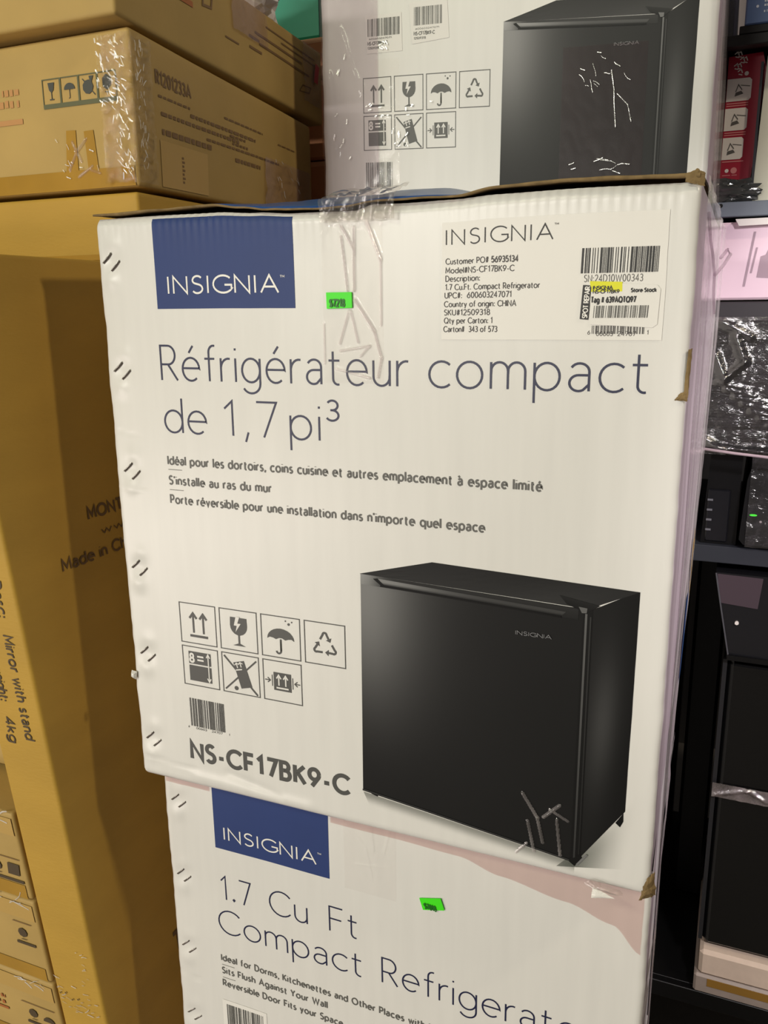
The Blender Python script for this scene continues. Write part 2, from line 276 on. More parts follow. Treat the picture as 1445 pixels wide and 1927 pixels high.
MM = .001
def blur_words(ink, u0, u1, v, h, seed):
    """a line of print too small to read: little blocks"""
    r = random.Random(seed); x = u0
    while x < u1-.0008:
        l_ = min(r.uniform(.3, .9)*h, u1-x); ink.rect(x, v+h*r.uniform(0, .12), x+l_, v+h*r.uniform(.8, 1)); x += l_+h*r.choice((.25, .25, .6))
def barcode(ink, u0, v0, u1, v1, n=40, seed=1, lean=0):
    rnd = random.Random(seed); ws = [rnd.choice((1, 1, 2, 3)) for _ in range(2*n)]; t = sum(ws); x = 0
    for i, q in enumerate(ws):
        if i % 2 == 0:
            a = u0+(u1-u0)*x/t; b = u0+(u1-u0)*(x+q)/t; ink.poly([(a, v0), (b, v0), (b+lean, v1), (a+lean, v1)])
        x += q
def icons(M, parent, u0=.0605, vtop=.1945, s=.0398):
    step = .0446; vs = .0438
    fr = Ink(); dk = Ink(); wt = Ink()
    def S(q, i, j): return [(u0+step*i+s*x, vtop-vs*j-s+s*y) for x, y in q]
    def st(q, i, j, wd, ink=None): (ink or dk).stroke(S(q, i, j), wd*s)
    def pl(q, i, j, ink=None): (ink or dk).poly(S(q, i, j))
    for i, j in ((0,0),(1,0),(2,0),(3,0),(0,1),(1,1),(2,1)):
        for a, b in (((0,0),(1,0)),((1,0),(1,1)),((1,1),(0,1)),((0,1),(0,0))):
            p = S([a, b], i, j); dx = p[1][0]-p[0][0]; dy = p[1][1]-p[0][1]; e = .0005
            L = math.hypot(dx, dy); fr.stroke([(p[0][0]-dx/L*e, p[0][1]-dy/L*e), (p[1][0]+dx/L*e, p[1][1]+dy/L*e)], .0009)
    for x in (.37, .65):
        st([(x,.27),(x,.74)], 0, 0, .05); st([(x-.1,.63),(x,.76),(x+.1,.63)], 0, 0, .055)
    st([(.26,.19),(.76,.19)], 0, 0, .06)
    pl([(.29,.82),(.73,.82)]+[(.51+.23*math.cos(math.radians(a)), .62+.24*math.sin(math.radians(a))) for a in range(0, -181, -20)], 1, 0)
    st([(.51,.4),(.51,.15)], 1, 0, .045); pl([(.34,.12),(.51,.19),(.68,.12)], 1, 0)
    pl([(.45,.84),(.55,.84),(.49,.68),(.58,.68),(.43,.46),(.47,.62),(.39,.62)], 1, 0, wt)
    pl([(.5+.35*math.cos(math.radians(a)), .44+.27*math.sin(math.radians(a))) for a in range(0, 181, 15)]+[(.15,.44),(.22,.48),(.3,.47),(.38,.44),(.46,.48),(.54,.48),(.62,.44),(.7,.47),(.78,.48)][1:], 2, 0)
    st([(.5,.45),(.5,.17)]+A(.44,.17,.06,.07,0,-170), 2, 0, .045)
    for x, y, r in ((.72,.84,.03),(.8,.9,.018),(.64,.91,.018)): dk.disc(*S([(x, y)], 2, 0)[0], r*s*1.1, 8)
    c = (.5,.47)
    for k in range(3):
        a = math.radians(-120*k)
        def R(q): return [(c[0]+(x*math.cos(a)-y*math.sin(a)), c[1]+(x*math.sin(a)+y*math.cos(a))) for x, y in q]
        st(R([(-.115,.135),(-.05,.25)]+A(0,.25,.05,.05,150,30)+[(.05,.25),(.095,.16)]), 3, 0, .05)
        pl(R([(.165,.195),(.03,.125),(.14,.085)]), 3, 0)
    for q in ([(.17,.56),(.8,.56),(.8,.88),(.17,.88)], [(.17,.12),(.8,.12),(.8,.52),(.17,.52)]): pl(q, 0, 1)
    text(wt, '8', *S([(.21,.61)], 0, 1)[0], .21*s, .25); st([(.42,.68),(.6,.68)], 0, 1, .045, wt); st([(.42,.77),(.6,.77)], 0, 1, .045, wt)
    st([(.73,.17),(.73,.84)], 0, 1, .03, wt)
    for y, d in ((.86,-.09),(.15,.09)): st([(.68,y+d),(.73,y),(.78,y+d)], 0, 1, .03, wt)
    st([(.06,.93),(.94,.03)], 1, 1, .045); st([(.06,.07),(.94,.9)], 1, 1, .04)
    pl([(.31,.78),(.6,.86),(.8,.22),(.5,.14)], 1, 1); dk.disc(*S([(.36,.13)], 1, 1)[0], .055*s)
    for x, y in ((.43,.66),(.53,.69)): st([(x,y),(x-.03,y+.11)], 1, 1, .03, wt); st([(x-.08,y+.06),(x-.03,y+.12),(x+.04,y+.09)], 1, 1, .025, wt)
    st([(.38,.6),(.55,.64)], 1, 1, .03, wt)
    pl([(.27,.27),(.73,.27),(.73,.72),(.27,.72)], 2, 1)
    for x in (.41, .59): st([(x,.4),(x,.64)], 2, 1, .035, wt); st([(x-.06,.57),(x,.66),(x+.06,.57)], 2, 1, .035, wt)
    st([(.34,.34),(.66,.34)], 2, 1, .04, wt)
    for x, d in ((.04,1),(.96,-1)):
        st([(x,.5),(x+.14*d,.5)], 2, 1, .025); st([(x+.07*d,.56),(x+.14*d,.5),(x+.07*d,.44)], 2, 1, .025); st([(x+.19*d,.36),(x+.19*d,.64)], 2, 1, .02)
    fr.lay('icon_frames', M, GREY, parent); dk.lay('handling_icons', M, GREY, parent); wt.lay('icon_cut_outs', M, WHITE, parent, .0006)
def quad_pic(q, nu, nv, colf, M, off, acc_):
    (a, b, c, d) = q   # bottom-left, bottom-right, top-right, top-left
    n = len(acc_[0])
    for j in range(nv+1):
        t = j/nv
        for i in range(nu+1):
            s = i/nu; x = (a[0]*(1-s)+b[0]*s)*(1-t)+(d[0]*(1-s)+c[0]*s)*t; y = (a[1]*(1-s)+b[1]*s)*(1-t)+(d[1]*(1-s)+c[1]*s)*t
            acc_[0].append(M(x, y, off)); col = colf(s, t)
            if not isinstance(col, tuple): col = (col, col, col)
            acc_[2].append((*lin(tuple(min(1, max(0, k/255)) for k in col[:3])), col[3] if len(col) > 3 else 1))
    for j in range(nv):
        for i in range(nu): k = n+j*(nu+1)+i; acc_[1].append((k, k+1, k+nu+2, k+nu+1))
def sm(x): x = min(1, max(0, x)); return x*x*(3-2*x)
def fridge_picture(M, parent, lift=0, shadow=True):
    a = ([], [], [])
    m = lambda p: (p[0]*MM, p[1]*MM)
    def Q(q, nu, nv, f, o): quad_pic([m(p) for p in q], nu, nv, f, M, o, a)
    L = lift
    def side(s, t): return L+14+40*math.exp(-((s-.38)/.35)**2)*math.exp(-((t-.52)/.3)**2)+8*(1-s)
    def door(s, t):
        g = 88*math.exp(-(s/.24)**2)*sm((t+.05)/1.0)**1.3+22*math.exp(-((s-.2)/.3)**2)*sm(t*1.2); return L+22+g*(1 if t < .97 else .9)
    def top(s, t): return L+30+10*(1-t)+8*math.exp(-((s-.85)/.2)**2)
    Q([(249.5,244.3),(441,238),(478.4,256.1),(314.6,261.4)], 12, 4, top, .0003)
    Q([(443.5,20.5),(477.4,72.2),(478.4,256.1),(443.5,237.5)], 10, 26, side, .0003)
    Q([(248.8,39.3),(436,17.2),(438,237.5),(250.3,244.3)], 30, 30, door, .0003)
    Q([(436,230),(445,232),(446.5,240),(434,240.5)], 1, 1, lambda s, t: L+20, .00026)
    Q([(438,234),(446,237),(478.4,255.8),(476.5,256.2)], 1, 1, lambda s, t: L+24, .00026)
    # door cap with its light left end, grip slot
    Q([(251,235.2),(434,228.5),(434,237.3),(250.3,244.3)], 24, 3, lambda s, t: L+28+110*math.exp(-(s/.10)**2)+12*t, .0005)
    Q([(269,236.8),(421,229.8),(424.5,233.6),(266,241.8)], 20, 2, lambda s, t: L+60+70*math.exp(-(s/.35)**2) if t > .4 else L+16, .0007)
    Q([(262,241.3),(269.5,235.6),(273,235.7),(266,242)], 1, 1, lambda s, t: L+10, .0009)
    Q([(268,235.0),(421,228.2),(421,229.6),(269,236.6)], 12, 1, lambda s, t: L+8, .0009)
    Q([(248.6,38.4),(435.5,16.2),(435.8,17.8),(248.6,40.2)], 12, 1, lambda s, t: L+(60 if t > .6 else 22), .0009)
    # door edge and its bright line
    Q([(436,17),(444.5,21),(444.8,237.6),(437.6,236.5)], 1, 8, lambda s, t: L+16, .0005)
    Q([(438.6,20),(440.2,21),(440.8,234),(439.1,234)], 1, 10, lambda s, t: L+50+45*t, .0008)
    Q([(442.6,24),(443.6,25),(443.9,232),(442.8,232)], 1, 6, lambda s, t: L+30+20*t, .0008)
    # hinge
    Q([(425,239.8),(440,234.8),(450,241.6),(419,246.5)], 3, 2, lambda s, t: L+14+16*t, .0008)
    Q([(436.6,234.3),(440.2,234.6),(440.6,238.6),(434,239.2)], 1, 1, lambda s, t: L+95, .001)
    # feet
    Q([(434,16.8),(440,12.6),(447,20.4),(443.5,25)], 2, 2, lambda s, t: L+14, .0006)
    Q([(441,14.6),(442.6,14.0),(450.6,25.6),(448.8,26.2)], 1, 1, lambda s, t: L+115, .0009)
    Q([(470.5,60.5),(474.3,57.4),(476.5,63),(476.2,70.5)], 1, 1, lambda s, t: L+10, .0004)
    Q([(257,36.6),(263,35.0),(264,38.2),(256,39)], 1, 1, lambda s, t: L+12, .0004)
    V, F, K = a
    o = mesh('printed_refrigerator', V, F, ink_mat(), parent); at = o.data.color_attributes.new('ink', 'FLOAT_COLOR', 'POINT')
    at.data.foreach_set('color', [x for k in K for x in k]); plab(o, 'printed picture of a black compact refrigerator')
    lg = Ink(); text(lg, 'INSIGNIA', .3855, .2095, .0031, .16, .4140); lg.lay('door_lettering', M, FGREY, o, .0011)
    if shadow:
        a = ([], [], [])
        def Q2(q, nu, nv, f): quad_pic([m(p) for p in q], nu, nv, f, M, .00018, a)
        Q2([(425,8),(490,22),(496,110),(470,60)], 16, 16, lambda s, t: (90, 96, 88, .75*sm(1-s*1.15)*sm(1-t*1.0)*sm(1.5*s+.6)))
        Q2([(440,14),(478,72),(480,90),(470,100)], 8, 8, lambda s, t: (60, 62, 60, .0))
        Q2([(255,24),(440,4),(440,15),(249,37)], 30, 6, lambda s, t: (110, 112, 105, .5*sm(t)))
        V, F, K = a; o2 = mesh('printed_ground_tone', V, F, ink_mat(), parent); at = o2.data.color_attributes.new('ink', 'FLOAT_COLOR', 'POINT')
        at.data.foreach_set('color', [x for k in K for x in k])
def logo(M, parent, top, u0=.0605, u1=.1965, v0=.4643, dy=0):
    q = Ink(); q.rect(u0, v0+dy, u1, top, 68, 26); o = q.lay('logo_panel', M, BLUE, parent, .00025)
    t = Ink(); text(t, 'INSIGNIA', .0735, .4770+dy, .0140, .115, .1815, gap=.27); t.lay('logo_lettering', M, WINK, o, .0005)
    t = Ink(); text(t, 'TM', .1835, .4893+dy, .0017, .2, .1875); t.lay('trademark_lettering', M, WINK, o, .0005)

# ------------------------------------------------------------------ white refrigerator cartons
W = .5
def nz(x, y, z=0): return noise.noise(Vector((x, y, z)))
class Carton:
    def __init__(s, H, staples, topz, seed=0, ripple=1.0, taper=lambda z: 0, shear=0, zs=1, warp=1.0):
        s.H = H; s.st = staples; s.topz = topz; s.seed = seed; s.rip = ripple; s.taper = taper; s.shear = shear; s.zs = zs; s.warp = warp; s.creases = []
    def disp(s, u, v):
        """outward bulge of the front panel, metres"""
        H = s.H; d = 0
        d += .0011*s.warp*nz(u*5+s.seed, v*5, 1)+.0003*s.warp*nz(u*16, v*12, s.seed)
        t = max(0, H-v); rip = math.exp(-t/.0085)*s.rip*1.25
        if rip > .004:
            am = .45+.9*max(0, nz(u*14+3, 5, s.seed)+.25); d += .00045*rip*am*math.sin(u*2*math.pi/.0072+2*nz(u*30, 0, 4)); d += .0012*rip*nz(u*9, v*20, 8)
        for e, r in ((u, .004), (W-u, .005), (v, .006), (t, .008)):
            if e < r: d -= (1-e/r)**2*r*.55
        for (a, b) in s.st:
            q = ((u-a)**2+(v-b)**2)
            if q < .0009:
                d -= .0016*math.exp(-q/.00007); q2 = ((u-a+.002)**2+(v-b+.017)**2); d += .0016*math.exp(-q2/.00006); d += .0009*math.exp(-(((u-a-.004)**2)+(v-b-.014)**2)/.00005)
        for (a0, b0, a1, b1, h, wd) in s.creases:
            L2 = (a1-a0)**2+(b1-b0)**2; k = ((u-a0)*(a1-a0)+(v-b0)*(b1-b0))/L2
            if -.05 < k < 1.05:
                dd = abs((u-a0)*(b1-b0)-(v-b0)*(a1-a0))/math.sqrt(L2)
                if dd < wd*3: d += h*math.exp(-(dd/wd)**2)*sm((k+.05)*8)*sm((1.05-k)*8)
        return d
    def edge(s, u, v):
        x = 0
        if u < .03: x += (1-u/.03)*(.0012*nz(2, v*26, s.seed)+.0006*nz(5, v*90, s.seed))
        if u > .47: x += (u-.47)/.03*(.0010*nz(7, v*22, s.seed)+.0005*nz(5, v*80, s.seed))
        return x
    def M(s, u, v, off=0):
        k = max(0, (v-(s.H-.12))/.12); z = v+(s.topz(u)-s.H)*k*k if k > 0 else v
        return (u+s.edge(u, v), -(s.disp(u, v)+off), z*s.zs+s.shear*u)
    def body(s, parent, D=.46, nu=200, nv=170):
        V = []; F = []; FM = []
        # extra columns/rows are even: dents and ripples resolve at 2.5 x 3 mm
        for j in range(nv+1):
            v = s.H*(1-(1-j/nv)**1.15)
            for i in range(nu+1): V.append(s.M(W*i/nu, v))
        for j in range(nv):
            for i in range(nu): k = j*(nu+1)+i; F.append((k, k+1, k+nu+2, k+nu+1)); FM.append(0)
        # sides follow the front panel's edges
        nd = 12; base = {}
        for side in (0, 1):
            cols = []
            for j in range(nv+1):
                v = s.H*(1-(1-j/nv)**1.15); row = [j*(nu+1)+(nu if side else 0)]; p = V[row[0]]
                for k in range(1, nd+1):
                    y = D*(k/nd)**1.3; x = (W-s.taper(v)*y if side else 0)+(.0012*nz(y*9, v*9, s.seed+side) if k < nd else 0)
                    if k == 1: x += s.edge(W if side else 0, v)
                    V.append((x, y, v*s.zs+s.shear*(W if side else 0)+(s.topz(W if side else 0)-s.H)*sm((v-s.H+.12)/.12))); row.append(len(V)-1)
                cols.append(row)
            base[side] = cols
            for j in range(nv):
                for k in range(nd):
                    q = (cols[j][k], cols[j][k+1], cols[j+1][k+1], cols[j+1][k]); F.append(q if side else q[::-1]); FM.append(1)
        l, r = base[0], base[1]
        F.append((l[0][-1], r[0][-1], r[-1][-1], l[-1][-1])); FM.append(1)
        F.append(tuple([i for i in range(nu+1)][::-1]+l[0][1:]+r[0][1:][::-1])); FM.append(1)
        o = mesh('body', V, F, None, parent, True, [WHITE, WHITES], FM); return o
    def staples(s, parent):
        for (a, b) in s.st:
            for (dx, dy) in ((-.0042, .0022), (.0045, -.0046)):
                q = MB(); h = .0062; ca, sa = .74, .67
                P = []
                for t, o_ in ((-1, -.0012), (-1, .0005), (-.9, .0011), (0, .0012), (.9, .0011), (1, .0005), (1, -.0012)):
                    u = a+dx+t*h*ca; v = b+dy+t*h*sa; p = s.M(u, v, o_); P.append(p)
                q.tube(P, .00055, 6); o = q.build('staple', STEEL, parent, True)
                z = Ink(); z.stroke([(a+dx-h*ca*1.03+.0006, b+dy-h*sa*1.03-.0006), (a+dx+h*ca*.98+.0006, b+dy+h*sa*.98-.0006)], .0011); z.lay('staple_shadow', s.M, STAPLE_SHADE, o, .00022)
def ridged(M, u0, v0, u1, v1, nu, nv, ridges, base, amp, seed, mate, name, parent, crumple=None, taper=None, keep=None):
    V = []; F = []; D = []
    for j in range(nv+1):
        for i in range(nu+1):
            u = u0+(u1-u0)*i/nu; v = v0+(v1-v0)*j/nv
            if taper: u = u0+(u1-u0)*i/nu+taper(v)
            d = base+amp*abs(nz(u*60, v*40, seed))
            for (a0, b0, a1, b1, h, wd) in ridges:
                L2 = (a1-a0)**2+(b1-b0)**2; k = min(1, max(0, ((u-a0)*(a1-a0)+(v-b0)*(b1-b0))/L2)); e = math.hypot(u-a0-k*(a1-a0), v-b0-k*(b1-b0)); d += h*math.exp(-(e/wd)**2)
            if crumple: d += crumple(u, v)
            V.append(M(u, v, d)); D.append(d)
    for j in range(nv):
        for i in range(nu): k = j*(nu+1)+i; F.append((k, k+1, k+nu+2, k+nu+1))
    if keep is not None: F = [f for f in F if max(D[i] for i in f) > keep]
    return mesh(name, V, F, mate, parent, True)
def pl_interp(P, x):
    if x <= P[0][0]: return P[0][1]
    for (a, b), (c, d) in zip(P, P[1:]):
        if x <= c: t = (x-a)/(c-a); t = t*t*(3-2*t); return b+(d-b)*t
    return P[-1][1]
def taper(z): return pl_interp([(-1, .037), (-.1, .037), (0, .026), (.2, .011), (.45, 0)], z)

GLINT = film('film_glint', (1, 1, 1), .25, .25, 60, (1, 1, 1), .5, haze=.55, hazecol=(1, .97, .93), fres=.5)  # pale stroke material, paints highlights onto film
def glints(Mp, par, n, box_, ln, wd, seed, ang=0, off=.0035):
    """short pale strokes painted as highlights on creased clear film"""
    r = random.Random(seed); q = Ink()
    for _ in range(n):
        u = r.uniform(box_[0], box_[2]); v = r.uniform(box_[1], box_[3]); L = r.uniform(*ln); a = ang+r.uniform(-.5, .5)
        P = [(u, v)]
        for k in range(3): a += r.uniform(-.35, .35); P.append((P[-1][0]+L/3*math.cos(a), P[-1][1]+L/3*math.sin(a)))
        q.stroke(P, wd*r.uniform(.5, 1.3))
    return q.lay('crease_highlight', Mp, GLINT, par, off)
# ---- the front carton (French face)
H = .5413
fold = [(0,.5413),(.064,.5416),(.123,.5412),(.163,.5390),(.197,.5368),(.248,.5360),(.266,.5398),(.292,.5393),(.333,.5399),(.361,.5414),(.425,.5420),(.494,.5413)]
ST = [(.0140,.5065),(.0165,.4118),(.0183,.3195),(.0172,.2250),(.0178,.1362),(.0163,.0437)]
fc = Carton(H, ST, lambda u: pl_interp(fold, u), seed=1, taper=taper)
fc.creases = [(0, .356, .032, .351, -.0004, .0009), (0, .302, .035, .299, .0004, .0012), (0.004, .022, .07, .018, -.0008, .0012), (.10, .024, .165, .010, -.0012, .004), (.06, .012, .2, .008, .0014, .005)]
front = thing('refrigerator_carton', 'white carton with large French lettering, printed black refrigerator and shipping label', 'box', (0, 0, 0))
fc.body(front, nu=260, nv=230)
fc.staples(front)
M = fc.M
# top flaps: wavy sheet with raw edge, blue print above
ftop = [(0,.5452),(.070,.5462),(.123,.5474),(.150,.5440),(.175,.5412),(.221,.5392),(.2436,.5398),(.266,.5424),(.333,.5422),(.361,.5466),(.417,.5482),(.500,.5462)]
def flap(name, u0, u1, th, crest, parent, seedf):
    V = []; F = []; FM = []; nu = 120; ys = [0, .012, .03, .06, .10, .16, .26, .36, .455]
    for lay in (0, 1):
        for j, y in enumerate(ys):
            for i in range(nu+1):
                u = u0+(u1-u0)*i/nu; e = pl_interp(ftop, u); c_ = crest(u)
                z = e+(c_)*math.sin(min(1, y/.12)*math.pi/2)*(1 if y < .12 else math.cos((y-.12)/.34*1.3)) + (.0008*nz(u*40, y*30, seedf) if y > 0 else .0004*nz(u*60, 0, seedf))
                V.append((u, y-.0015-.0015*nz(u*25, 3, seedf), z-(0 if lay == 0 else th(u))))
    n = nu+1; m_ = len(ys)
    for j in range(m_-1):
        for i in range(nu):
            k = j*n+i; F.append((k, k+1, k+n+1, k+n)); FM.append(0); k += n*m_; F.append((k, k+n, k+n+1, k+1)); FM.append(1)
    for i in range(nu): F.append((i, i+n*m_, i+1+n*m_, i+1)); FM.append(1)
    return mesh(name, V, F, None, parent, True, [BLUE_T, KEDGE], FM)
BLUE_T = mat('blue_printed_lid', '2c5494', .28, .5, noise_amt=.1, noise_scale=25, bump=.6, bump_scale=50)
flap('top_flap', .0, .499, lambda u: .0016+.0012*max(0, (u-.33)/.17)+.0006*nz(u*20, 1), lambda u: .002+.0175*math.exp(-((u-.215)/.085)**2)+.008*math.exp(-((u-.30)/.04)**2)+.004*math.exp(-((u-.5)/.2)**2), front, 3)
under = MB(); under.box((.004, .004, H-.022), (.496, .45, H-.018)); plab(under.build('inner_flap', KEDGE, front), 'raw brown inner flap')
logo(M, front, .5385)
def line(s, u0, v0, cap, wt, u1, m, name='printed_lettering', gap=.2, par=None):
    q = Ink(); text(q, s, u0, v0, cap, wt, u1, gap); return q.lay(name, M, m, par or front)
line('Réfrigérateur', .0600, .4030, .0300, .058, .2935, NAVY, 'title_lettering', .22)
line('compact', .3120, .4030, .0300, .058, .4740, NAVY, 'title_lettering', .22)
line('de', .0600, .3565, .0300, .058, .1035, NAVY, 'title_lettering'); line('1,7', .1235, .3565, .0300, .058, .1745, NAVY, 'title_lettering', .27)
line('pi', .1885, .3565, .0300, .058, .2155, NAVY, 'title_lettering', .24); line('3', .2225, .3735, .0165, .105, .2335, NAVY, 'title_lettering')
line("Idéal pour les dortoirs, coins cuisine et autres emplacement à espace limité", .0603, .3272, .0075, .205, .4022, GREY2, gap=.3)
line("S'installe au ras du mur", .0603, .3088, .0075, .205, .1668, GREY2, gap=.3)
line("Porte réversible pour une installation dans n'importe quel espace", .0603, .2910, .0075, .205, .3580, GREY2, gap=.3)
q = Ink(); q.rect(.0600, .3221, .0750, .3226); q.rect(.0600, .3033, .0752, .3038); q.lay('divider_dash', M, GREY2, front)
line('NS-CF17BK9-C', .0625, .0305, .0178, .235, .2340, GREY, gap=.3)
icons(M, front); fridge_picture(M, front)
q = Ink(); barcode(q, .0643, .0665, .1045, .0965, 26, 3); q.lay('barcode', M, GREY, front)
q = Ink(); text(q, '6', .0608, .0640, .002, .18); text(q, '00603', .0700, .0637, .002, .18, .082); text(q, '24707', .088, .0637, .002, .18, .100); text(q, '1', .1078, .0640, .002, .18); q.lay('barcode_digits', M, GREY, front)
# shipping label
q = Ink(); q.rect(.3218, .4392, .4818, .5245, 60, 30); sl = q.lay('shipping_label', M, PAPER, front, .0004); plab(sl, 'large white shipping label')
ML = lambda u, v, o: M(u, v, o+.0004)
def ll(s, u0, v0, cap, wt, u1, m=SOFTBLK, par=sl, gap=.24, off=.0003):
    q = Ink(); text(q, s, u0, v0, cap, wt, u1, gap); return q.lay('printed_lettering', ML, m, par, off)
ll('INSIGNIA', .3253, .5085, .0105, .085, .4040, BLACKI, gap=.3); ll('TM', .4050, .5180, .0012, .2, .4078)
for s_, v_, a_, b_ in (('Customer PO#', .4945, .3250, .3575), ('56935134', .4945, .3600, .3795), ('Model#NS-CF17BK9-C', .4880, .3250, .3768), ('Description:', .4820, .3250, .3512),
    ('1.7 Cu.Ft. Compact Refrigerator', .4758, .3248, .3957), ('UPC#:  600603247071', .4698, .3244, .3752), ('Country of origin: CHINA', .4634, .3240, .3788),
    ('SKU#12509318', .4573, .3240, .3592), ('Qty per Carton: 1', .4513, .3240, .3613), ('Carton#  343 of 573', .4450, .3236, .3650)):
    ll(s_, a_, v_, .0040, .15 if s_ != '56935134' else .2, b_)
q = Ink(); barcode(q, .4245, .4848, .4772, .5016, 34, 9, .0004); q.lay('barcode', ML, BLACKI, sl)
ll('SN:24D10W00343', .4272, .4790, .0046, .09, .4667, gap=.28)
q = Ink(); barcode(q, .4340, .4435, .4700, .4492, 30, 4); q.lay('barcode', ML, SOFTBLK, sl)
q = Ink(); text(q, '6', .4312, .4432, .0026, .14); text(q, '00603', .4372, .4422, .0030, .12, .4485); text(q, '24707', .4520, .4422, .0030, .12, .4640); text(q, '1', .4718, .4432, .0026, .14); q.lay('barcode_digits', ML, SOFTBLK, sl)
M2 = lambda u, v, o: M(u, v, o+.0008)
q = Ink(); q.poly([(.4330,.4500),(.4752,.4478),(.4782,.4500),(.4788,.4735),(.4765,.4762),(.4335,.4790),(.4312,.4775)]); rl = q.lay('repair_label', M2, PAPER, front, .0001); plab(rl, 'small white repair tag with yellow highlight and black strip')
q = Ink(); q.poly([(.4252,.4538),(.4312,.4532),(.4326,.4765),(.4266,.4770)]); q.lay('black_strip', M2, BLACKI, rl, .0002)
q = Ink(); text(q, 'SPOT REPAIR', .4298, .4545, .0034, .2, .4548+.0195, .22, udir=(.06, 1), vdir=(-1, .06)) if False else None
def vtext(ink, s, u0, v0, v1, cap, wt, lean=.06):
    x = 0; out = []
    for ch in s:
        wd, st = G[ch]
        for p in st: out.append([(x+a, b) for a, b in p])
        x += wd+.2
    k = (v1-v0)/(x-.2)
    for p in out: ink.stroke([(u0-b*cap+a*k*lean, v0+a*k) for a, b in p], wt*cap)
q = Ink(); vtext(q, 'SPOT REPAIR', .4303, .4545, .4757, .0032, .2); q.lay('strip_lettering', M2, WINK, rl, .0004)
q = Ink(); q.poly([(.4322,.4722),(.4536,.4722),(.4534,.4786),(.4312,.4795)]); q.lay('yellow_highlight', M2, YEL, rl, .0002)
q = Ink(); text(q, 'INSIGNIA', .4338, .4738, .0022, .26, .4470); text(q, 'NS-CF17BK9', .4338, .4712, .0022, .26, .4515)
text(q, 'Store Stock', .4596, .4718, .0024, .3, .4760, .24); text(q, 'Tag # 639AQTQ97', .4328, .4650, .0036, .26, .4628, .3)
q.lay('tag_lettering', M2, BLACKI, rl, .0004)
q = Ink(); barcode(q, .4345, .4545, .4725, .4628, 30, 6, .0004); q.lay('barcode', M2, GREY2, rl, .0004)
# green price sticker
def sticker(M, par, P, s_, box_, wd):
    q = Ink(); q.poly(P); v = [M(u, w_, .0019 if k in (1, 2) else .0012) for k, (u, w_) in enumerate(q.v)]+[M(u, w_, .0006) for u, w_ in q.v]
    o = mesh('price_sticker', v, [(0,1,2,3),(0,4,5,1),(1,5,6,2),(2,6,7,3),(3,7,4,0)], GREEN, par); plab(o, 'bright green price sticker')
    q = Ink(); u0, v0, u1, cap = box_; text(q, s_, u0, v0, cap, .22, u1, .26, vdir=(wd, 1)); q.lay('price_lettering', M, DGREEN, o, .0023)
sticker(M, front, [(.2253,.4635),(.2479,.4640),(.2476,.4765),(.2250,.4765)], '$7218', (.2285,.4652,.2415,.0055), 0)
# clear tape with crinkles, folded over the top edge
rg = [(.239,.521,.2435,.478,.0016,.0011),(.250,.528,.2492,.478,.0019,.0012),(.2495,.470,.266,.446,.0020,.0013),(.266,.446,.272,.425,.0016,.0012),(.272,.425,.269,.410,.0012,.0012),
      (.2445,.462,.236,.436,.0013,.0010),(.246,.462,.252,.437,.0012,.001),(.236,.430,.262,.434,.0011,.001),(.262,.434,.254,.426,.001,.001),(.222,.452,.222,.42,.0006,.0008),(.236,.535,.249,.512,.0015,.0015),(.258,.536,.272,.500,.0017,.0016),(.272,.500,.272,.45,.0006,.001),(.232,.416,.262,.409,.0009,.001)]
ridged(M, .2215, .4045, .2740, .5360, 60, 150, rg, .0005, .0004, 5, TAPE, 'clear_tape', front, crumple=lambda u, v: .0045*max(0, nz(u*75, v*65, 2))*sm((v-.505)/.03), taper=lambda v: -.001*(v < 0))
ridged(M, .2215, .4045, .2740, .5300, 110, 250, [(a, b, c_, d, h+.0004, wd*.6) for a, b, c_, d, h, wd in rg], .0009, .0, 5, TAPE_W, 'tape_wrinkle', front, keep=.00125)
def MT(u, v, off):   # v beyond the edge folds back over the lid
    e = max(pl_interp(ftop, u), .541)
    if v < e-.004: return (u, -.0025-off, v)
    t = v-(e-.004); return (u, -.0035+max(0, t-.006)*1.0+(-off if t < .008 else 0), e-.004+min(t, .0075)+off*.8+max(0, t-.0075)*.30)
ridged(MT, .223, .528, .286, .575, 54, 40, [(.232,.531,.246,.549,.003,.002),(.250,.530,.262,.551,.003,.002),(.27,.53,.28,.545,.003,.002)], .0006, .0008, 9, TAPE_D, 'crumpled_tape', front, crumple=lambda u, v: .005*abs(nz(u*90, v*110, 6)))
# second tape and damage low on the panel
rg = [(.395,.070,.408,.050,.0014,.0009),(.408,.050,.413,.028,.0014,.0009),(.413,.052,.426,.066,.0012,.0009),(.424,.052,.428,.020,.0015,.0008),(.400,.045,.406,.018,.0012,.0009),(.418,.060,.433,.053,.001,.0008),(.39,.012,.40,.024,.0008,.0008)]
ridged(M, .390, .002, .444, .073, 90, 110, rg, .0011, .0, 11, TAPE_W, 'tape_wrinkle', front, keep=.0014)
def rag(name, pts, par, m, base=(0, 0, 0), thick=.002, seed=1, sub=10, jag=.0015):
    V = []; n = len(pts)
    P = []
    for i in range(n):
        a, b = Vector(pts[i]), Vector(pts[(i+1) % n])
        for k in range(sub): p = a.lerp(b, k/sub); P.append(p+Vector((nz(p.x*700, p.z*700, seed), nz(p.z*600, p.x*500, seed+2)*.6, nz(p.y*300+p.x*800, p.z*500, seed+5)))*jag)
    c = sum(P, Vector())/len(P); V = P+[p*.5+c*.5+Vector((0, -thick, 0)) for p in P]+[c+Vector((0, -thick*1.2, 0))]
    k = len(P); F = [(i, (i+1) % k, (i+1) % k+k, i+k) for i in range(k)]+[(i+k, (i+1) % k+k, 2*k) for i in range(k)]
    return mesh(name, V, F, m, par)
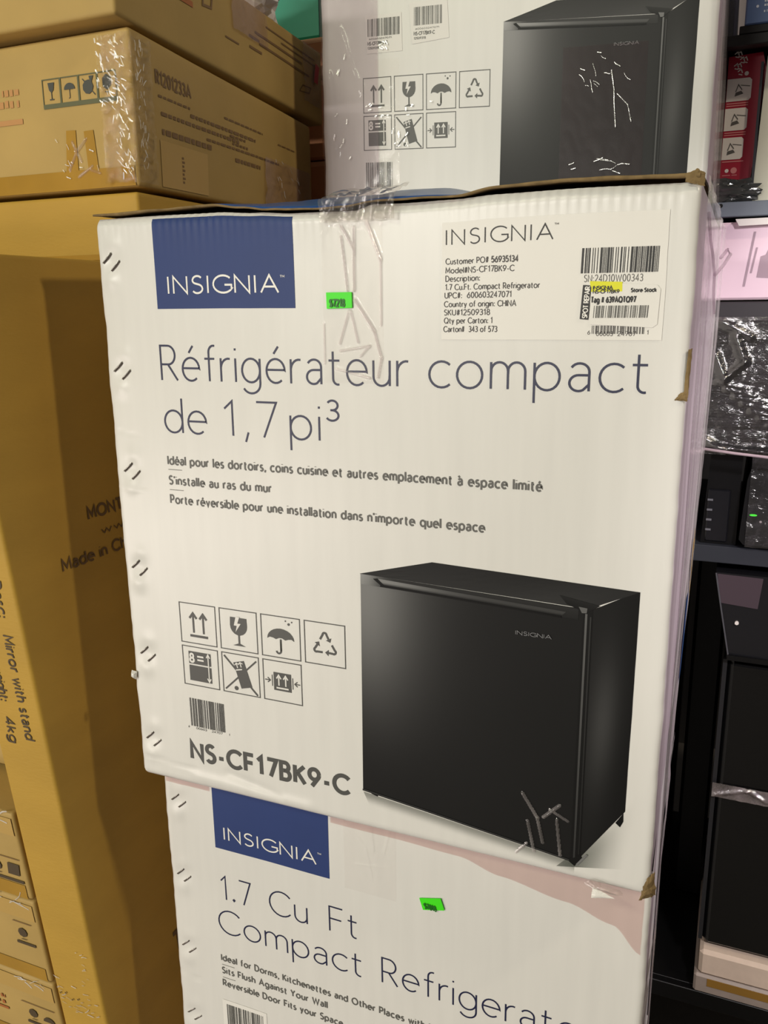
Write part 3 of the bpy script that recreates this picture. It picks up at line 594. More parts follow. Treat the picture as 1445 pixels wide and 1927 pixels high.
plab(rag('torn_edge', [(.4985,-.0005,.403),(.5015,.000,.402),(.5020,.002,.434),(.4995,-.0006,.433)], front, KEDGE, seed=3, jag=.0005, thick=.0008), 'torn brown board edge')
plab(rag('torn_edge', [(.4925,-.0008,.3985),(.5012,-.0005,.398),(.5013,.001,.405),(.4965,-.001,.4035)], front, KEDGE, seed=4, jag=.0008, thick=.001), 'torn brown board edge')
plab(rag('torn_corner', [(.493,-.002,-.004),(.5045,.004,.000),(.503,.004,.022),(.4975,-.002,.018)], front, KEDGE, seed=6, thick=.003), 'torn brown corner')
plab(rag('torn_corner', [(.490,-.001,.541),(.502,.001,.538),(.502,.002,.546),(.497,.001,.549),(.490,-.001,.546)], front, KEDGE, seed=8, thick=.001, jag=.0007), 'worn brown corner')
plab(rag('torn_edge', [(-.003,-.001,.108),(.003,-.002,.106),(.004,-.001,.114),(-.002,-.001,.115)], front, WHITE, seed=9, thick=.003, jag=.0006), 'torn white nib')
plab(rag('tape_scrap', [(.448,-.004,.000),(.480,-.004,-.002),(.478,-.003,.002),(.455,-.003,.006)], front, TAPE_D, seed=12, thick=.004, jag=.002), 'glossy tape scrap')
plab(rag('tape_scrap', [(.455,-.003,-.012),(.474,-.003,-.007),(.456,-.003,-.001)], front, WINK, seed=13, thick=.001, jag=.0005), 'loose white tape corner')
# side of the front carton: blue panel near the rear and a torn slit
def MS(y, z, off): return (W-taper(z)*y+off+.0012*nz(y*9, z*9, 2), y, z)
q = Ink(); q.rect(.215, .088, .262, .180, 6, 14); q.lay('side_blue_panel', MS, BLUE_T, front, .0055)
plab(rag('torn_slit', [(.5040,.240,.235),(.5040,.262,.243),(.5040,.268,.22),(.5038,.245,.172),(.5040,.235,.20)], front, KEDGE, seed=15, thick=-.0005, jag=.0008), 'torn brown slit')

# ---- the carton underneath (English face)
LZ = -.5455
ST2 = [(.0175,.5015),(.0165,.4095),(.0162,.3175),(.0168,.2265),(.0165,.137),(.017,.045)]
lc = Carton(.5435, ST2, lambda u: .5435, seed=21, ripple=.0, taper=lambda z: .038, warp=1.2)
lc.creases = [(0, .28, .03, .275, -.001, .001), (0,.20,.035,.203,.001,.0015)]
lower = thing('refrigerator_carton', 'white carton with large English lettering, supporting the French-lettered carton', 'box', (0, .030, LZ))
lc.body(lower, nu=170, nv=150); lc.staples(lower)
M = lc.M; dz = .4643-(-.0907-LZ)      # layout shift between the two faces
logo(M, lower, .5405, .0612, .1962, .4643, dy=-dz)
dyl = -LZ
def l2(s, u0, v0, cap, wt, u1, m, name='printed_lettering', gap=.2): return line(s, u0, v0+dyl, cap, wt, u1, m, name, gap, lower)
l2('1.7', .0650, -.1530, .0290, .055, .1010, NAVY, 'title_lettering', .25); l2('Cu', .1245, -.1525, .0290, .055, .1685, NAVY, 'title_lettering', .22); l2('Ft', .1945, -.1520, .0290, .055, .2250, NAVY, 'title_lettering', .22)
l2('Compact', .0590, -.1965, .0295, .055, .2290, NAVY, 'title_lettering', .2); l2('Refrigerator', .2520, -.1945, .0295, .055, .4600, NAVY, 'title_lettering', .22)
l2('Ideal for Dorms, Kitchenettes and Other Places with Limited Space', .0590, -.2335, .0075, .205, .3640, GREY2, gap=.3)
l2('Sits Flush Against Your Wall', .0590, -.2500, .0075, .205, .1880, GREY2, gap=.3)
l2('Reversible Door Fits your Space', .0590, -.2665, .0075, .205, .2055, GREY2, gap=.3)
q = Ink(); q.rect(.0590, -.2392+dyl, .0750, -.2387+dyl); q.rect(.0590, -.2560+dyl, .0750, -.2555+dyl); q.lay('divider_dash', M, GREY2, lower)
q = Ink(); q.rect(.0565, -.325+dyl, .1130, -.2855+dyl, 6, 4); bl = q.lay('barcode_label', M, PAPER, lower, .0004)
q = Ink(); barcode(q, .0620, -.318+dyl, .1085, -.2905+dyl, 26, 13); q.lay('barcode', M, GREY, bl, .0007)
icons(M, lower, .0605, -.350+dyl)
q = Ink(); q.rect(.134, -.30+dyl, .200, -.2975+dyl, 4, 1); q.lay('label_edge', M, WINK, lower, .0004)
sticker(M, lower, [(.2960,-.0955+dyl),(.3176,-.0893+dyl),(.3138,-.0780+dyl),(.2922,-.0838+dyl)], '$7018', (.2985,-.0925+dyl,.3100,.0052), -.30)
rg = [(.215,.522,.236,.500,.0012,.001),(.236,.500,.242,.47,.0012,.001),(.262,.530,.276,.508,.0012,.001),(.225,.48,.262,.486,.0008,.001),(.262,.53,.255,.50,.001,.001),(.232,.47,.25,.455,.001,.001),(.24,.54,.244,.50,.0012,.0012)]
ridged(M, .2130, .4500, .2680, .5400, 50, 80, rg, .0005, .0003, 31, TAPE, 'clear_tape', lower)
TINT = film('overhang_shade', (.90, .80, .79), .0, .2, 20, (1, 1, 1), .05, haze=.03, hazecol=(.6, .5, .5), fres=.06)  # shade under the overhanging carton, painted as a tinted sheet
q = Ink()
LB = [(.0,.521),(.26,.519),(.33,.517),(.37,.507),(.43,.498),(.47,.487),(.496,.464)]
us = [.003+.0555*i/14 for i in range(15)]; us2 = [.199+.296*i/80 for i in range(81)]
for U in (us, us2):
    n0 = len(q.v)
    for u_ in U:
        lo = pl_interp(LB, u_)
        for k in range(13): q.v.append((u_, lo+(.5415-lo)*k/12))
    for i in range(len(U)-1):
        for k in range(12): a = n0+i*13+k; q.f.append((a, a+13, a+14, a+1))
q.lay('overhang_shade_band', M, TINT, lower, .0006)
for zt, sd in ((-.155, 1), (-.20, 2)):
    plab(rag('torn_edge', [(.4975,.001,zt+dyl),(.5005,.003,zt+dyl),(.4995,.10,zt+.012+dyl),(.4985,.001,zt+.018+dyl)], lower, WHITE, seed=sd+40, thick=.001), 'frayed white edge')

# ---- the carton behind, above
BZ = .5534
bc = Carton(.54, [], lambda u: .54, seed=51, ripple=0, shear=-.0396, zs=1.0674, warp=1.6)
back = thing('refrigerator_carton', 'white carton behind and above, with two barcode labels and stretch film', 'box', (-.0225, .5009, BZ+.0005), rz=.0144)
bc.body(back, D=.47, nu=90, nv=90); M = bc.M
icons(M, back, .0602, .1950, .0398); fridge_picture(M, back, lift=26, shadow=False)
q = Ink(); barcode(q, .0625, .067, .1018, .0968, 24, 23); q.lay('barcode', M, GREY, back)
for P, B_, sd, wd in (([(.0665,.2225),(.1165,.2228),(.1150,.2655),(.0640,.2640)], (.0675,.2415,.1130,.2610), 5, 0), ([(.1300,.2290),(.1800,.2330),(.1770,.2760),(.1255,.2740)], (.1325,.2490,.1705,.2690), 6, .002)):
    q = Ink(); q.poly(P); o = q.lay('barcode_label', M, PAPER, back, .0005); plab(o, 'left white barcode label' if sd == 5 else 'right white barcode label')
    q = Ink(); barcode(q, *B_, 26, sd); u0, v0 = B_[0], P[0][1]
    text(q, '600603247071', u0+.002, v0+.0155, .0016, .2, u0+.034); text(q, 'NS-CF17BK9-C', u0, v0+.0095, .0035, .22, u0+.028, .25); text(q, '12509318', u0, v0+.0050, .0022, .22, u0+.016); q.lay('label_lettering', M, GREY2, o, .0008)
ridged(M, -.004, .02, .082, .50, 40, 120, [(.03,.25,.055,.18,.002,.002),(.012,.20,.02,.11,.003,.003),(.05,.2,.082,.16,.001,.002)], .0022, .0004, 61, FILM, 'stretch_film', back)
ridged(M, .078, .05, .112, .215, 20, 50, [(.08,.16,.12,.15,.002,.002)], .0018, .001, 62, FILM_T, 'stretch_film', back)
ridged(M, .325, .07, .425, .212, 60, 80, [], .0012, .0003, 63,
       film('film_on_picture', (.93, .88, .89), .0, .26, 40, (1, 1, 1), .05, haze=.02, hazecol=(.30, .20, .21), fres=.05), 'stretch_film', back)
glints(M, back, 9, (.335, .075, .415, .095), (.006, .02), .0007, 201, 0.2); glints(M, back, 12, (.345, .17, .40, .205), (.004, .015), .0006, 202, -.6)
q = Ink(); q.stroke([(.384,.185),(.388,.165),(.389,.150),(.392,.125)], .0009); q.stroke([(.392,.160),(.405,.148),(.410,.130)], .0006); q.lay('crease_highlight', M, GLINT, back, .003)
glints(M, back, 16, (.062, .145, .155, .165), (.002, .005), .0012, 203, .5); glints(M, back, 10, (.10, .112, .125, .13), (.002, .006), .0010, 204, 1.0); glints(M, back, 10, (.01, .10, .04, .24), (.003, .008), .0014, 205, 1.0)
glints(M, back, 8, (.084, .2275, .094, .238), (.004, .006), .0012, 206, -.5)
# hidden supports of the two stacks
GZ = -1.12
for i, (x, y, z0, z1) in enumerate(((0, .03, GZ, LZ-.0015), (-.07, .985, GZ, .598), (-.0225, .505, GZ, -.555), (-.0225, .505, -.553, -.001), (-.0225, .505, .001, BZ-.020))):
    t = thing('refrigerator_carton', 'plain white carton hidden within the stacks of white cartons', 'box', (x, y, z0), 'white cartons hidden in the stacks')
    part_box('body', (0, 0, 0), (.485, .44, z1-z0), WHITE, t, .003)
t = thing('tall_carton', 'white carton furthest back, seen as a strip beside the red leaflet', 'box', (.0, .985, .6015))
part_box('body', (0, 0, 0), (.4825, .45, .6), WHITES, t, .004)

# ---- stretch film over the sides of the white stacks
def side_film(name, xf, y0, y1, z0, z1, ny, nz_, m, par, seed):
    V = []; F = []
    for j in range(nz_+1):
        for i in range(ny+1):
            z = z0+(z1-z0)*j/nz_; y = y0+((y1 if y1 > .6 else min(y1, pl_interp([(-1, .17), (-.1, .19), (.03, .335), (.45, .462)], z)))-y0)*i/ny
            V.append((xf(y, z)+.0022*nz(y*22, z*2.2, seed)+.0008*abs(nz(y*70, z*8, seed)), y, z))
    for j in range(nz_):
        for i in range(ny): k = j*(ny+1)+i; F.append((k, k+1, k+ny+2, k+ny+1))
    o = mesh(name, V, F, m, par, True); o.matrix_parent_inverse = (Matrix.Translation(par.location) @ par.rotation_euler.to_matrix().to_4x4()).inverted(); return plab(o, 'lilac tinted stretch film')
side_film('stretch_film', lambda y, z: .5045-taper(z)*y, 0.004, .462, .002, .545, 40, 70, FILM_S, front, 3)
side_film('stretch_film', lambda y, z: .4850+(z-.56)*-.02, .503, .97, .56, 1.05, 40, 60, FILM_S, back, 8)
side_film('stretch_film', lambda y, z: .5045-taper(z)*(y-.03), .034, .462, -.54, -.008, 20, 50, FILM_S, lower, 5)
fp = MB(); fp.tube([(.5055,.012,.522),(.506,.05,.508),(.5065,.10,.500),(.507,.15,.487),(.507,.17,.470),(.508,.19,.455)], .0012, 6); fp.tube([(.507,.17,.487),(.512,.22,.497),(.516,.25,.507),(.513,.26,.512),(.509,.22,.503)], .0016, 6)
plab(fp.build('film_tail', FILM, front, True), 'twisted tail of stretch film')

# ------------------------------------------------------------------ brown cartons on the left
def kraft(name, label, a, b, m, group=None, cat='box', sx=0, flaps=True, bulge=.003, shear=(0, 0), crush=False):
    """a kraft carton with soft bulging faces; shear = (dz per y, dy per z)"""
    t = thing(name, label, cat, (a[0], a[1], a[2]), group); L = (b[0]-a[0], b[1]-a[1], b[2]-a[2]); n = 14; V = []; F = []
    def P(x, y, z):
        d = 1
        fx = math.sin(math.pi*y/L[1])*math.sin(math.pi*z/L[2]); fy = math.sin(math.pi*x/L[0])*math.sin(math.pi*z/L[2])
        q = [x, y, z]
        if x <= 0: q[0] -= bulge*fx
        if x >= L[0]: q[0] += bulge*fx+.0015*nz(y*8, z*8, a[2]*9)
        if y <= 0: q[1] -= bulge*fy*.6
        z2 = q[2]+shear[0]*y*(z/L[2] if crush else 1); q[1] += shear[1]*z
        return (q[0], q[1], z2)
    def grid(f):
        k = len(V)
        for j in range(n+1):
            for i in range(n+1): V.append(P(*f(i/n, j/n)))
        for j in range(n):
            for i in range(n): c = k+j*(n+1)+i; F.append((c, c+1, c+n+2, c+n+1))
    r = .0
    grid(lambda s, t_: (L[0]*s, 0, L[2]*t_)); grid(lambda s, t_: (L[0], L[1]*s, L[2]*t_)); grid(lambda s, t_: (L[0]*(1-s), L[1], L[2]*t_))
    grid(lambda s, t_: (0, L[1]*(1-s), L[2]*t_)); grid(lambda s, t_: (L[0]*s, L[1]*t_, L[2])); grid(lambda s, t_: (L[0]*s, L[1]*(1-t_), 0))
    o = mesh('body', V, F, m, t, True); bv = o.modifiers.new('weld', 'WELD'); bv.merge_threshold = .0001; bv = o.modifiers.new('bevel', 'BEVEL'); bv.width = .004; bv.segments = 3; bv.limit_method = 'ANGLE'; bv.angle_limit = math.radians(50)
    def MF(u, v, off):   # u, v measured from the front right bottom corner, u to the left negative
        p = P(L[0]+u, 0, v); return (p[0], p[1]-off-.0003, p[2])
    def MR(u, v, off): p = P(L[0], u, v); return (p[0]+off+.0003, p[1], p[2])
    return t, MF, MR, L
XR = -.080
# third from top
c3, F3, R3, L3 = kraft('kraft_carton', 'plain kraft carton with a lit front, squeezed below the film-wrapped carton', (-.62, .163, .5165), (XR, .60, .5875), KRAFT2)
q = Ink(); q.rect(-.5, -.0+.002, -.0, .008, 20, 1); plab(q.lay('amber_tape', F3, TAPEK, c3, .0004), 'amber sealing tape')
# film wrapped carton
c2, F2, R2, L2_ = kraft('kraft_carton', 'kraft carton wrapped in crinkled clear film, with fragile pictograms on its front', (-.60, .168, .5935), (XR, .572, .7495), KRAFT, shear=(-.066, 0), crush=True)
ox = .075+.0045
q = Ink()
for k in range(4):
    a = -.1195+k*.0252
    for p in (((a,.0905),(a+.0240,.0905)), ((a+.0240,.0885),(a+.0240,.1165)), ((a+.0240,.1160),(a,.1160)), ((a,.1165),(a,.0885))): q.stroke(p, .0012)
q.stroke([(-.1200,.0882),(-.0190,.0882)], .0035); q.lay('pictogram_frames', F2, KGREEN, c2, .0004)
pg = Ink()
for k in range(4):
    a = -.1195+k*.0252
    pg_c = (a+.012, .1045)
    if k == 0:
        pg.poly([(a+.0075,.1125),(a+.0165,.1125),(a+.0150,.1050),(a+.012,.1020),(a+.009,.1050)]); pg.stroke([(a+.012,.103),(a+.012,.096)], .001); pg.stroke([(a+.009,.0955),(a+.015,.0955)], .0012)
    if k == 1:
        pg.poly([(a+.012+.0075*math.cos(math.radians(d)), .1035+.0065*math.sin(math.radians(d))) for d in range(0, 181, 20)]); pg.stroke([(a+.012,.1035),(a+.012,.0955),(a+.0105,.0945)], .0008)
    if k == 2:
        pg.disc(a+.012, .1035, .0072, 9); pg.poly([(a+.014,.114),(a+.020,.114),(a+.016,.105)]); pg.stroke([(a+.005,.112),(a+.021,.095)], .001)
    if k == 3: pg.poly([(a+.012,.114),(a+.0175,.110),(a+.0175,.102),(a+.012,.098),(a+.0065,.102),(a+.0065,.110)]); pg.stroke([(a+.009,.0965),(a+.017,.0955)], .001)
pg.lay('pictograms', F2, mat('grey_pictogram', '3f4038', .6), c2, .0004)
q = Ink(); blur_words(q, -.218, -.154, .104, .0075, 1); blur_words(q, -.218, -.154, .092, .0085, 2); q.rect(-.22, .0745, -.152, .080, 4, 1); q.lay('red_lettering', F2, KREDF, c2, .0004)
q = Ink(); q.rect(-.42, .001, -.004, .021, 30, 3); q.poly([(-.097,.020),(-.092,.0625),(-.079,.0620),(-.080,.020)]); q.poly([(-.066,.020),(-.068,.0600),(-.055,.0605),(-.052,.020)]); plab(q.lay('amber_tape', F2, TAPEK, c2, .0005), 'amber sealing tape')
q = Ink(); text(q, 'R1201233A', .040, .112-.0, .013, .2, .103, .3); q.lay('side_lettering', R2, KINK2, c2, .0004)
q = Ink()
for a, b, v, h in ((.042, .10, .0985, .0025), (.10, .24, .0900, .004), (.045, .20, .0800, .004), (.13, .30, .0700, .003), (.045, .14, .0600, .006), (.17, .26, .1050, .0025), (.18, .215, .085, .003), (.185, .22, .076, .003), (.19, .25, .055, .005), (.30, .35, .10, .002)):
    x = a
    while x < b: l_ = random.uniform(.004, .012); q.rect(x, v, min(x+l_, b), v+h); x += l_+.0022
q.lay('side_small_print', R2, KINK2, c2, .0004)
q = Ink(); q.rect(.040, .004, .130, .0535, 6, 4); o = q.lay('side_label', R2, KPALE, c2, .0005); q = Ink(); [q.rect(.078, .012+.0045*k, .078+.0035+.0015*(k % 2), .0145+.0045*k) for k in range(7)]; q.lay('side_label_lettering', R2, KINK2, o, .0008)
def wrap_patch(name, Mp, u0, v0, u1, v1, nu, nv, amp, seed, m, par, dens=70, big=0):
    return ridged(Mp, u0, v0, u1, v1, nu, nv, [], .0015, amp, seed, m, name, par, crumple=lambda u, v: amp*.7*abs(nz(u*dens, v*dens*1.7, seed+1))+big*max(0, nz(u*18, v*14, seed+3)))
wrap_patch('stretch_film', F2, -.040, .004, .004, .150, 60, 130, .0050, 71, FILM_C, c2, 55)
ridged(F2, -.10, .012, -.045, .066, 60, 60, [(-.092,.022,-.080,.040,.0016,.0008),(-.080,.040,-.066,.052,.0016,.0008),(-.085,.05,-.075,.03,.0014,.0008),(-.062,.02,-.05,.016,.0014,.0008),(-.08,.014,-.06,.024,.0014,.0008)], .0008, .0, 72, TAPE_W, 'tape_wrinkle', c2, keep=.0011)
wrap_patch('stretch_film', R2, -.003, .004, .030, .150, 30, 90, .0040, 73, FILM_C, c2, 80)
wrap_patch('stretch_film', R2, .03, .004, .33, .152, 60, 50, .0008, 74, FILM_T, c2, 30)
glints(F2, c2, 60, (-.040, .085, -.004, .148), (.003, .010), .0014, 211, -1.0, .007); glints(F2, c2, 45, (-.022, .01, -.002, .09), (.003, .009), .0012, 212, -1.1, .007); glints(F2, c2, 10, (-.11, .012, -.05, .06), (.003, .008), .0009, 213, -.7, .002)
glints(R2, c2, 40, (.0, .01, .012, .14), (.004, .010), .0010, 214, 1.4, .006); glints(R2, c2, 12, (.28, .03, .36, .08), (.004, .012), .0014, 215, -.6, .005)
wrap_patch('stretch_film', R2, .26, .004, .39, .075, 40, 30, .004, 75, FILM, c2, 50)
# topmost
c1, F1, R1, L1 = kraft('kraft_carton', 'topmost kraft carton, overhanging with red print and film at its far end', (-.60, .149, .7555), (XR+.001, .612, .8555), KRAFT, shear=(-.054, 0), bulge=.002)
q = Ink(); q.rect(.085, .050, .135, .056, 4, 1); q.lay('red_lettering', R1, KRED, c1, .0004)
q = Ink(); q.stroke([(.155,.060),(.172,.062),(.176,.078),(.158,.076)], .003, True); q.lay('recycling_mark', R1, KINK2, c1, .0004)
q = Ink()
for a, b, v, h in ((.27, .40, .066, .003), (.28, .42, .055, .003), (.255, .28, .058, .003), (.255, .285, .045, .003), (.20, .23, .040, .002), (.34, .44, .075, .002), (.30, .44, .082, .002)): q.rect(a, v, b, v+h, 6, 1)
q.stroke([(.39,.030),(.42,.034),(.425,.042),(.40,.040)], .0015, True); q.lay('side_small_print', R1, KINK2, c1, .0004)
wrap_patch('stretch_film', R1, .215, .055, .30, .102, 50, 40, .004, 81, FILM, c1, 60)
wrap_patch('stretch_film', R1, .40, .020, .462, .098, 40, 40, .004, 82, FILM, c1, 60)
q = Ink(); q.poly([(.428,.052),(.440,.050),(.447,.075),(.436,.078)]); plab(q.lay('red_tag', R1, mat('red_tag', 'a3202a', .4), c1, .004), 'small red tag')
# mirror carton, tall and narrow, leaning slightly
mir, FM_, RM_, LM = kraft('mirror_carton', 'tall narrow kraft mirror carton with sideways black lettering', (-.1495, -.041-.102*GZ, GZ), (XR, .42-.102*GZ, .5134), KRAFT2, shear=(0, -.102), bulge=.0015)
q = Ink()
def dtext(ink, s, u_base, v0, v1, cap, wt, gap=.24):     # reads downwards
    x = 0; out = []
    for ch in s:
        wd, st = G[ch]
        for p in st: out.append([(x+a, b) for a, b in p])
        x += wd+gap
    k = (v1-v0)/(x-gap)
    for p in out: ink.stroke([(u_base+b*cap, v0+a*k) for a, b in p], wt*cap)
Z0 = -GZ
dtext(q, 'Mirror with stand', -.0265, .158+Z0, .041+Z0, .0115, .16); dtext(q, 'Desc:', -.0265, .216+Z0, .178+Z0, .0115, .16); dtext(q, 'Gross weight:', -.0500, .158+Z0, .082+Z0, .0115, .16); dtext(q, '4kg', -.0500, .062+Z0, .033+Z0, .0115, .16)
dtext(q, 'Size: 163x60x7', -.074, .158+Z0, .02+Z0, .0115, .16) if False else None
q.lay('sideways_lettering', FM_, KINK, mir, .0004)
def yv(y, z): return y+.041+.102*z    # side coordinate from the front edge
q = Ink(); text(q, 'MONT', yv(.043, .25), .253+Z0, .012, .24, yv(.096, .25), .25); text(q, 'www', yv(.060, .235), .233+Z0, .007, .2, yv(.115, .235)); text(q, 'Made in China', yv(.0, .21), .209+Z0, .012, .2, yv(.12, .21), .24); q.lay('side_lettering', RM_, mat('dark_side_print', '6a512c', .6), mir, .0004)
q = Ink(); q.rect(.30, .46+Z0, .0+.02, .49+Z0, 4, 1); 
q = Ink(); text(q, 'T', yv(.12, -.33), -.345+Z0, .03, .22); q.lay('side_lettering', RM_, mat('dark_side_print', '6a512c', .6), mir, .0004)
glints(FM_, mir, 26, (-.068, -.335+Z0, -.008, -.285+Z0), (.003, .010), .0012, 221, .1, .001); q = Ink(); [q.disc(-.062+.009*k, -.312+Z0+.004*math.sin(k*2.1), .0012) for k in range(4)]; q.lay('tape_tears', FM_, KINK, mir, .0012)
glints(FM_, mir, 9, (-.024, -.285+Z0, -.012, -.235+Z0), (.002, .006), .0009, 222, .4, .001)
# stack of flat cartons left of it
rows = [(-.062, .118), (-.186, .120), (-.300, .112), (-.420, .118)]
labs = ['flat kraft carton, topmost of the visible ones beside the mirror carton', 'flat kraft carton with one dark pictogram and bar, below the topmost flat one', 'flat kraft carton with red lettering and two pictograms, lower left corner', 'flat kraft carton at the very bottom left edge of the picture']
zt = [-.062, -.182, -.304, -.425, -.545]
for i in range(4):
    z1 = zt[i]-.002; z0 = zt[i+1]; yy = -.041-.102*z0-.0005
    t, Fx, Rx, Lx = kraft('flat_carton', labs[i], (-.60, yy, z0), (-.1530, yy+.38, z1), KRAFT, 'flat kraft cartons stacked beside the mirror carton', bulge=.002, shear=(0, -.102))
    h = z1-z0
    q = Ink(); q.rect(-.16, h-.030, -.004, h-.007, 8, 2); plab(q.lay('tape_strip', Fx, KPALE, t, .0006), 'pale shiny tape strip')
    q = Ink(); q.rect(-.30, .030, -.030, .050, 8, 1) if i == 3 else q.rect(-.30, .001, -.006, .020, 8, 1); plab(q.lay('amber_tape', Fx, TAPEK, t, .0005), 'amber sealing tape')
    q = Ink(); d = Ink()
    u = {0: -.006, 1: -.012, 2: -.008, 3: -.006}[i]; vb = {0: .022, 1: .050, 2: .040, 3: .04}[i]; n = {0: 3, 1: 1, 2: 2, 3: 2}[i]
    d.rect(u-.024*n+(0 if n > 1 else -.004), vb, u, vb+.004, 4, 1)
    for k in range(n):
        a = u-.012-.024*k-(.004 if n == 1 else 0)
        if (k+i) % 2 == 0 and i != 1 and i != 2: d.poly([(a-.009,vb+.010),(a+.008,vb+.010),(a+.010,vb+.026),(a-.007,vb+.026)])
        elif k == 0 and i == 2: d.poly([(a+.009*math.cos(math.radians(e)), vb+.012+.008*math.sin(math.radians(e))) for e in range(0, 181, 30)])
        else: d.disc(a, vb+.018, .0068, 8); d.stroke([(a-.004,vb+.008),(a+.004,vb+.008)], .001)
    d.lay('pictograms', Fx, KINK, t, .0008)
    q.stroke([(u-.024*n-.004, vb+.033), (u, vb+.033)], .0012); q.lay('pictogram_frame', Fx, KINK2, t, .0008)
    if i == 2:
        q = Ink(); blur_words(q, -.145, -.085, .066, .006, 3); blur_words(q, -.145, -.085, .056, .006, 4); q.rect(-.13, .048 if i == 2 else .030, -.085, .052 if i == 2 else .036, 4, 1); q.lay('red_lettering', Fx, KRED, t, .0008)
    glints(Fx, t, 7, (-.07, h-.012, -.02, h-.004), (.008, .022), .0016, 230+i, -.02, .001)
for z0, z1, lb in ((GZ, -.547, 'plain kraft carton under the flat cartons'), (-.060, .5125, 'plain kraft carton on top of the flat cartons, hidden behind the picture edge')):
    t = thing('kraft_carton', lb, 'box', (-.60, .03 if z0 > -.5 else .06, z0)); part_box('body', (0, 0, 0), (.448, .36, z1-z0), KRAFT, t, .004)

# ---- orange-brown cartons at the far left, teal tote, white bag
for i, (z0, z1, lb) in enumerate(((GZ, .690, 'orange-brown carton behind the kraft stack, lowest visible section'), (.6925, .8075, 'orange-brown carton behind the kraft stack, middle section'), (.810, .868, 'orange-brown carton behind the kraft stack, top section under the teal tote'))):
    t = thing('orange_carton', lb, 'box', (-.40, .66, z0), 'orange-brown cartons behind the kraft stack')
    part_box('body', (0, 0, 0), (.302-.003*(i == 1), .28, z1-z0), KRAFTO, t, .004)
    q = MB(); q.box((.20, -.0006, (z1-z0)-.008), (.302, .0, (z1-z0)-.001)); q.build('seam_tape', mat('seam', 'f0b083', .5), t)
t = thing('tote', 'teal plastic tote behind the topmost carton', 'tote', (-.36, .68, .869))
TEAL = mat('teal_plastic', '1f9a7c', .45, noise_amt=.1, noise_scale=12)
part_box('body', (0, 0, 0), (.255, .22, .24), TEAL, t, .008)
part_box('rim', (-.004, -.004, .24), (.259, .224, .252), TEAL, t, .003)
part_box('corner_post', (.245, -.003, 0), (.2575, .01, .24), mat('dark_teal', '0c3b34', .5), t, .002)
# crumpled white bag lying on the topmost carton
import bmesh
bm = bmesh.new(); bmesh.ops.create_icosphere(bm, subdivisions=4, radius=1)
for v in bm.verts:
    p = v.co.copy(); n_ = noise.noise(p*2.1)*.35+abs(noise.noise(p*4.5))*.22
    p *= (1+n_); v.co = Vector((p.x*.085, p.y*.085, max(-.030, p.z*.055)))
me = bpy.data.meshes.new('bag'); bm.to_mesh(me); bm.free(); me.materials.append(mat('white_polythene', 'f2ece8', .4, noise_amt=.05)); 
t = thing('plastic_bag', 'crumpled white plastic bag on top of the topmost kraft carton', 'bag', (-.165, .475, .876)); link('bag_body', me, t)
q = MB(); q.tube([(.03,-.06,.02),(.05,-.03,.05),(.06,.02,.045),(.055,.05,.015)], .004, 8); q.build('bag_handle', mat('white_polythene', 'f2ece8', .4), t, True)

# ------------------------------------------------------------------ rack and goods on the right
rack = thing('storage_rack', 'blue-grey steel shelving rack behind the white cartons on the right', 'shelf', (.40, .72, GZ))
RX = -.40; RG = mat('blue_grey_steel', '727c8b', .45, noise_amt=.08, noise_scale=9)
def rk(name, a, b, m, bev=.001): part_box(name, tuple(a[i]-(.40, .72, GZ)[i] for i in range(3)), tuple(b[i]-(.40, .72, GZ)[i] for i in range(3)), m, rack, bev)
rk('shelf_beam', (.43, .725, .5815), (1.42, .74, .6015), RG); rk('shelf_deck', (.43, .74, .592), (1.42, 1.30, .600), RG)
rk('shelf_beam', (.43, .75, .0660), (1.42, .765, .0930), DEEP); rk('shelf_deck', (.43, .765, .078), (1.42, 1.30, .0925), DEEP)
rk('shelf_beam', (.43, .74, -.755), (1.42, .755, -.7235), BLACKM); rk('shelf_deck', (.43, .755, -.738), (1.42, 1.30, -.7240), BLACKM)
for x, y in ((.43, 1.26), (1.38, 1.26), (1.38, .765)): rk('rack_post', (x, y, GZ), (x+.04, y+.04, 1.2), BLACKM)
q = MB(); q.tube([(.4884-.40, .7245-.72, .5968-GZ), (.4884-.40, .7262-.72, .5968-GZ)], .0028, 12); q.build('beam_hole', BLACKM, rack)
# on the upper shelf
t = thing('leaflet_pack', 'red carded pack with three white pictures, standing on the grey shelf', 'package', (.40, .75, .6015))
RED = mat('crimson_card', 'a81733', .35, .5, noise_amt=.06)
q = MB(); q.prism([(.083,.033),(.1238,.0315),(.1318,.175),(.1265,.1950),(.083,.1930)], 0, .05); q.build('card', RED, t)
MR_ = lambda u, v, off: (u-.40, -off, v-.6015)
for (a, b, c_, d) in ((.4760,.7370,.5152,.7660),(.4730,.6990,.5130,.7280),(.4700,.6610,.5107,.6900)):
    q = Ink(); r = .003
    a = max(a, .4835); q.poly([(a,b),(c_-r,b),(c_,b+r),(c_,d-r),(c_-r,d),(a,d)]); o = q.lay('picture_panel', MR_, WINK, t, .0004)
    q = Ink(); q.poly([(c_-.021,b+.006),(c_-.010,b+.009),(c_-.013,b+.013),(c_-.020,b+.011)]); q.stroke([(c_-.014,d-.009),(c_-.002,d-.011)], .001); q.stroke([(c_-.020,b+.012),(c_-.017,b+.021),(c_-.012,b+.014)], .0012); q.lay('picture_drawing', MR_, GREY2, o, .0007)
q = Ink(); 
for v in (.7335, .7305, .6955, .6925, .6575): q.rect(.4845, v, .5125-(.7-v)*.1*0, v+.0014)
q.rect(.486, .6395, .4965, .6405); q.rect(.4985, .6395, .5055, .6405); q.disc(.5008, .6462, .0042); q.lay('small_lettering', MR_, mat('pink_ink', 'd98a8a', .5), t, .0004)
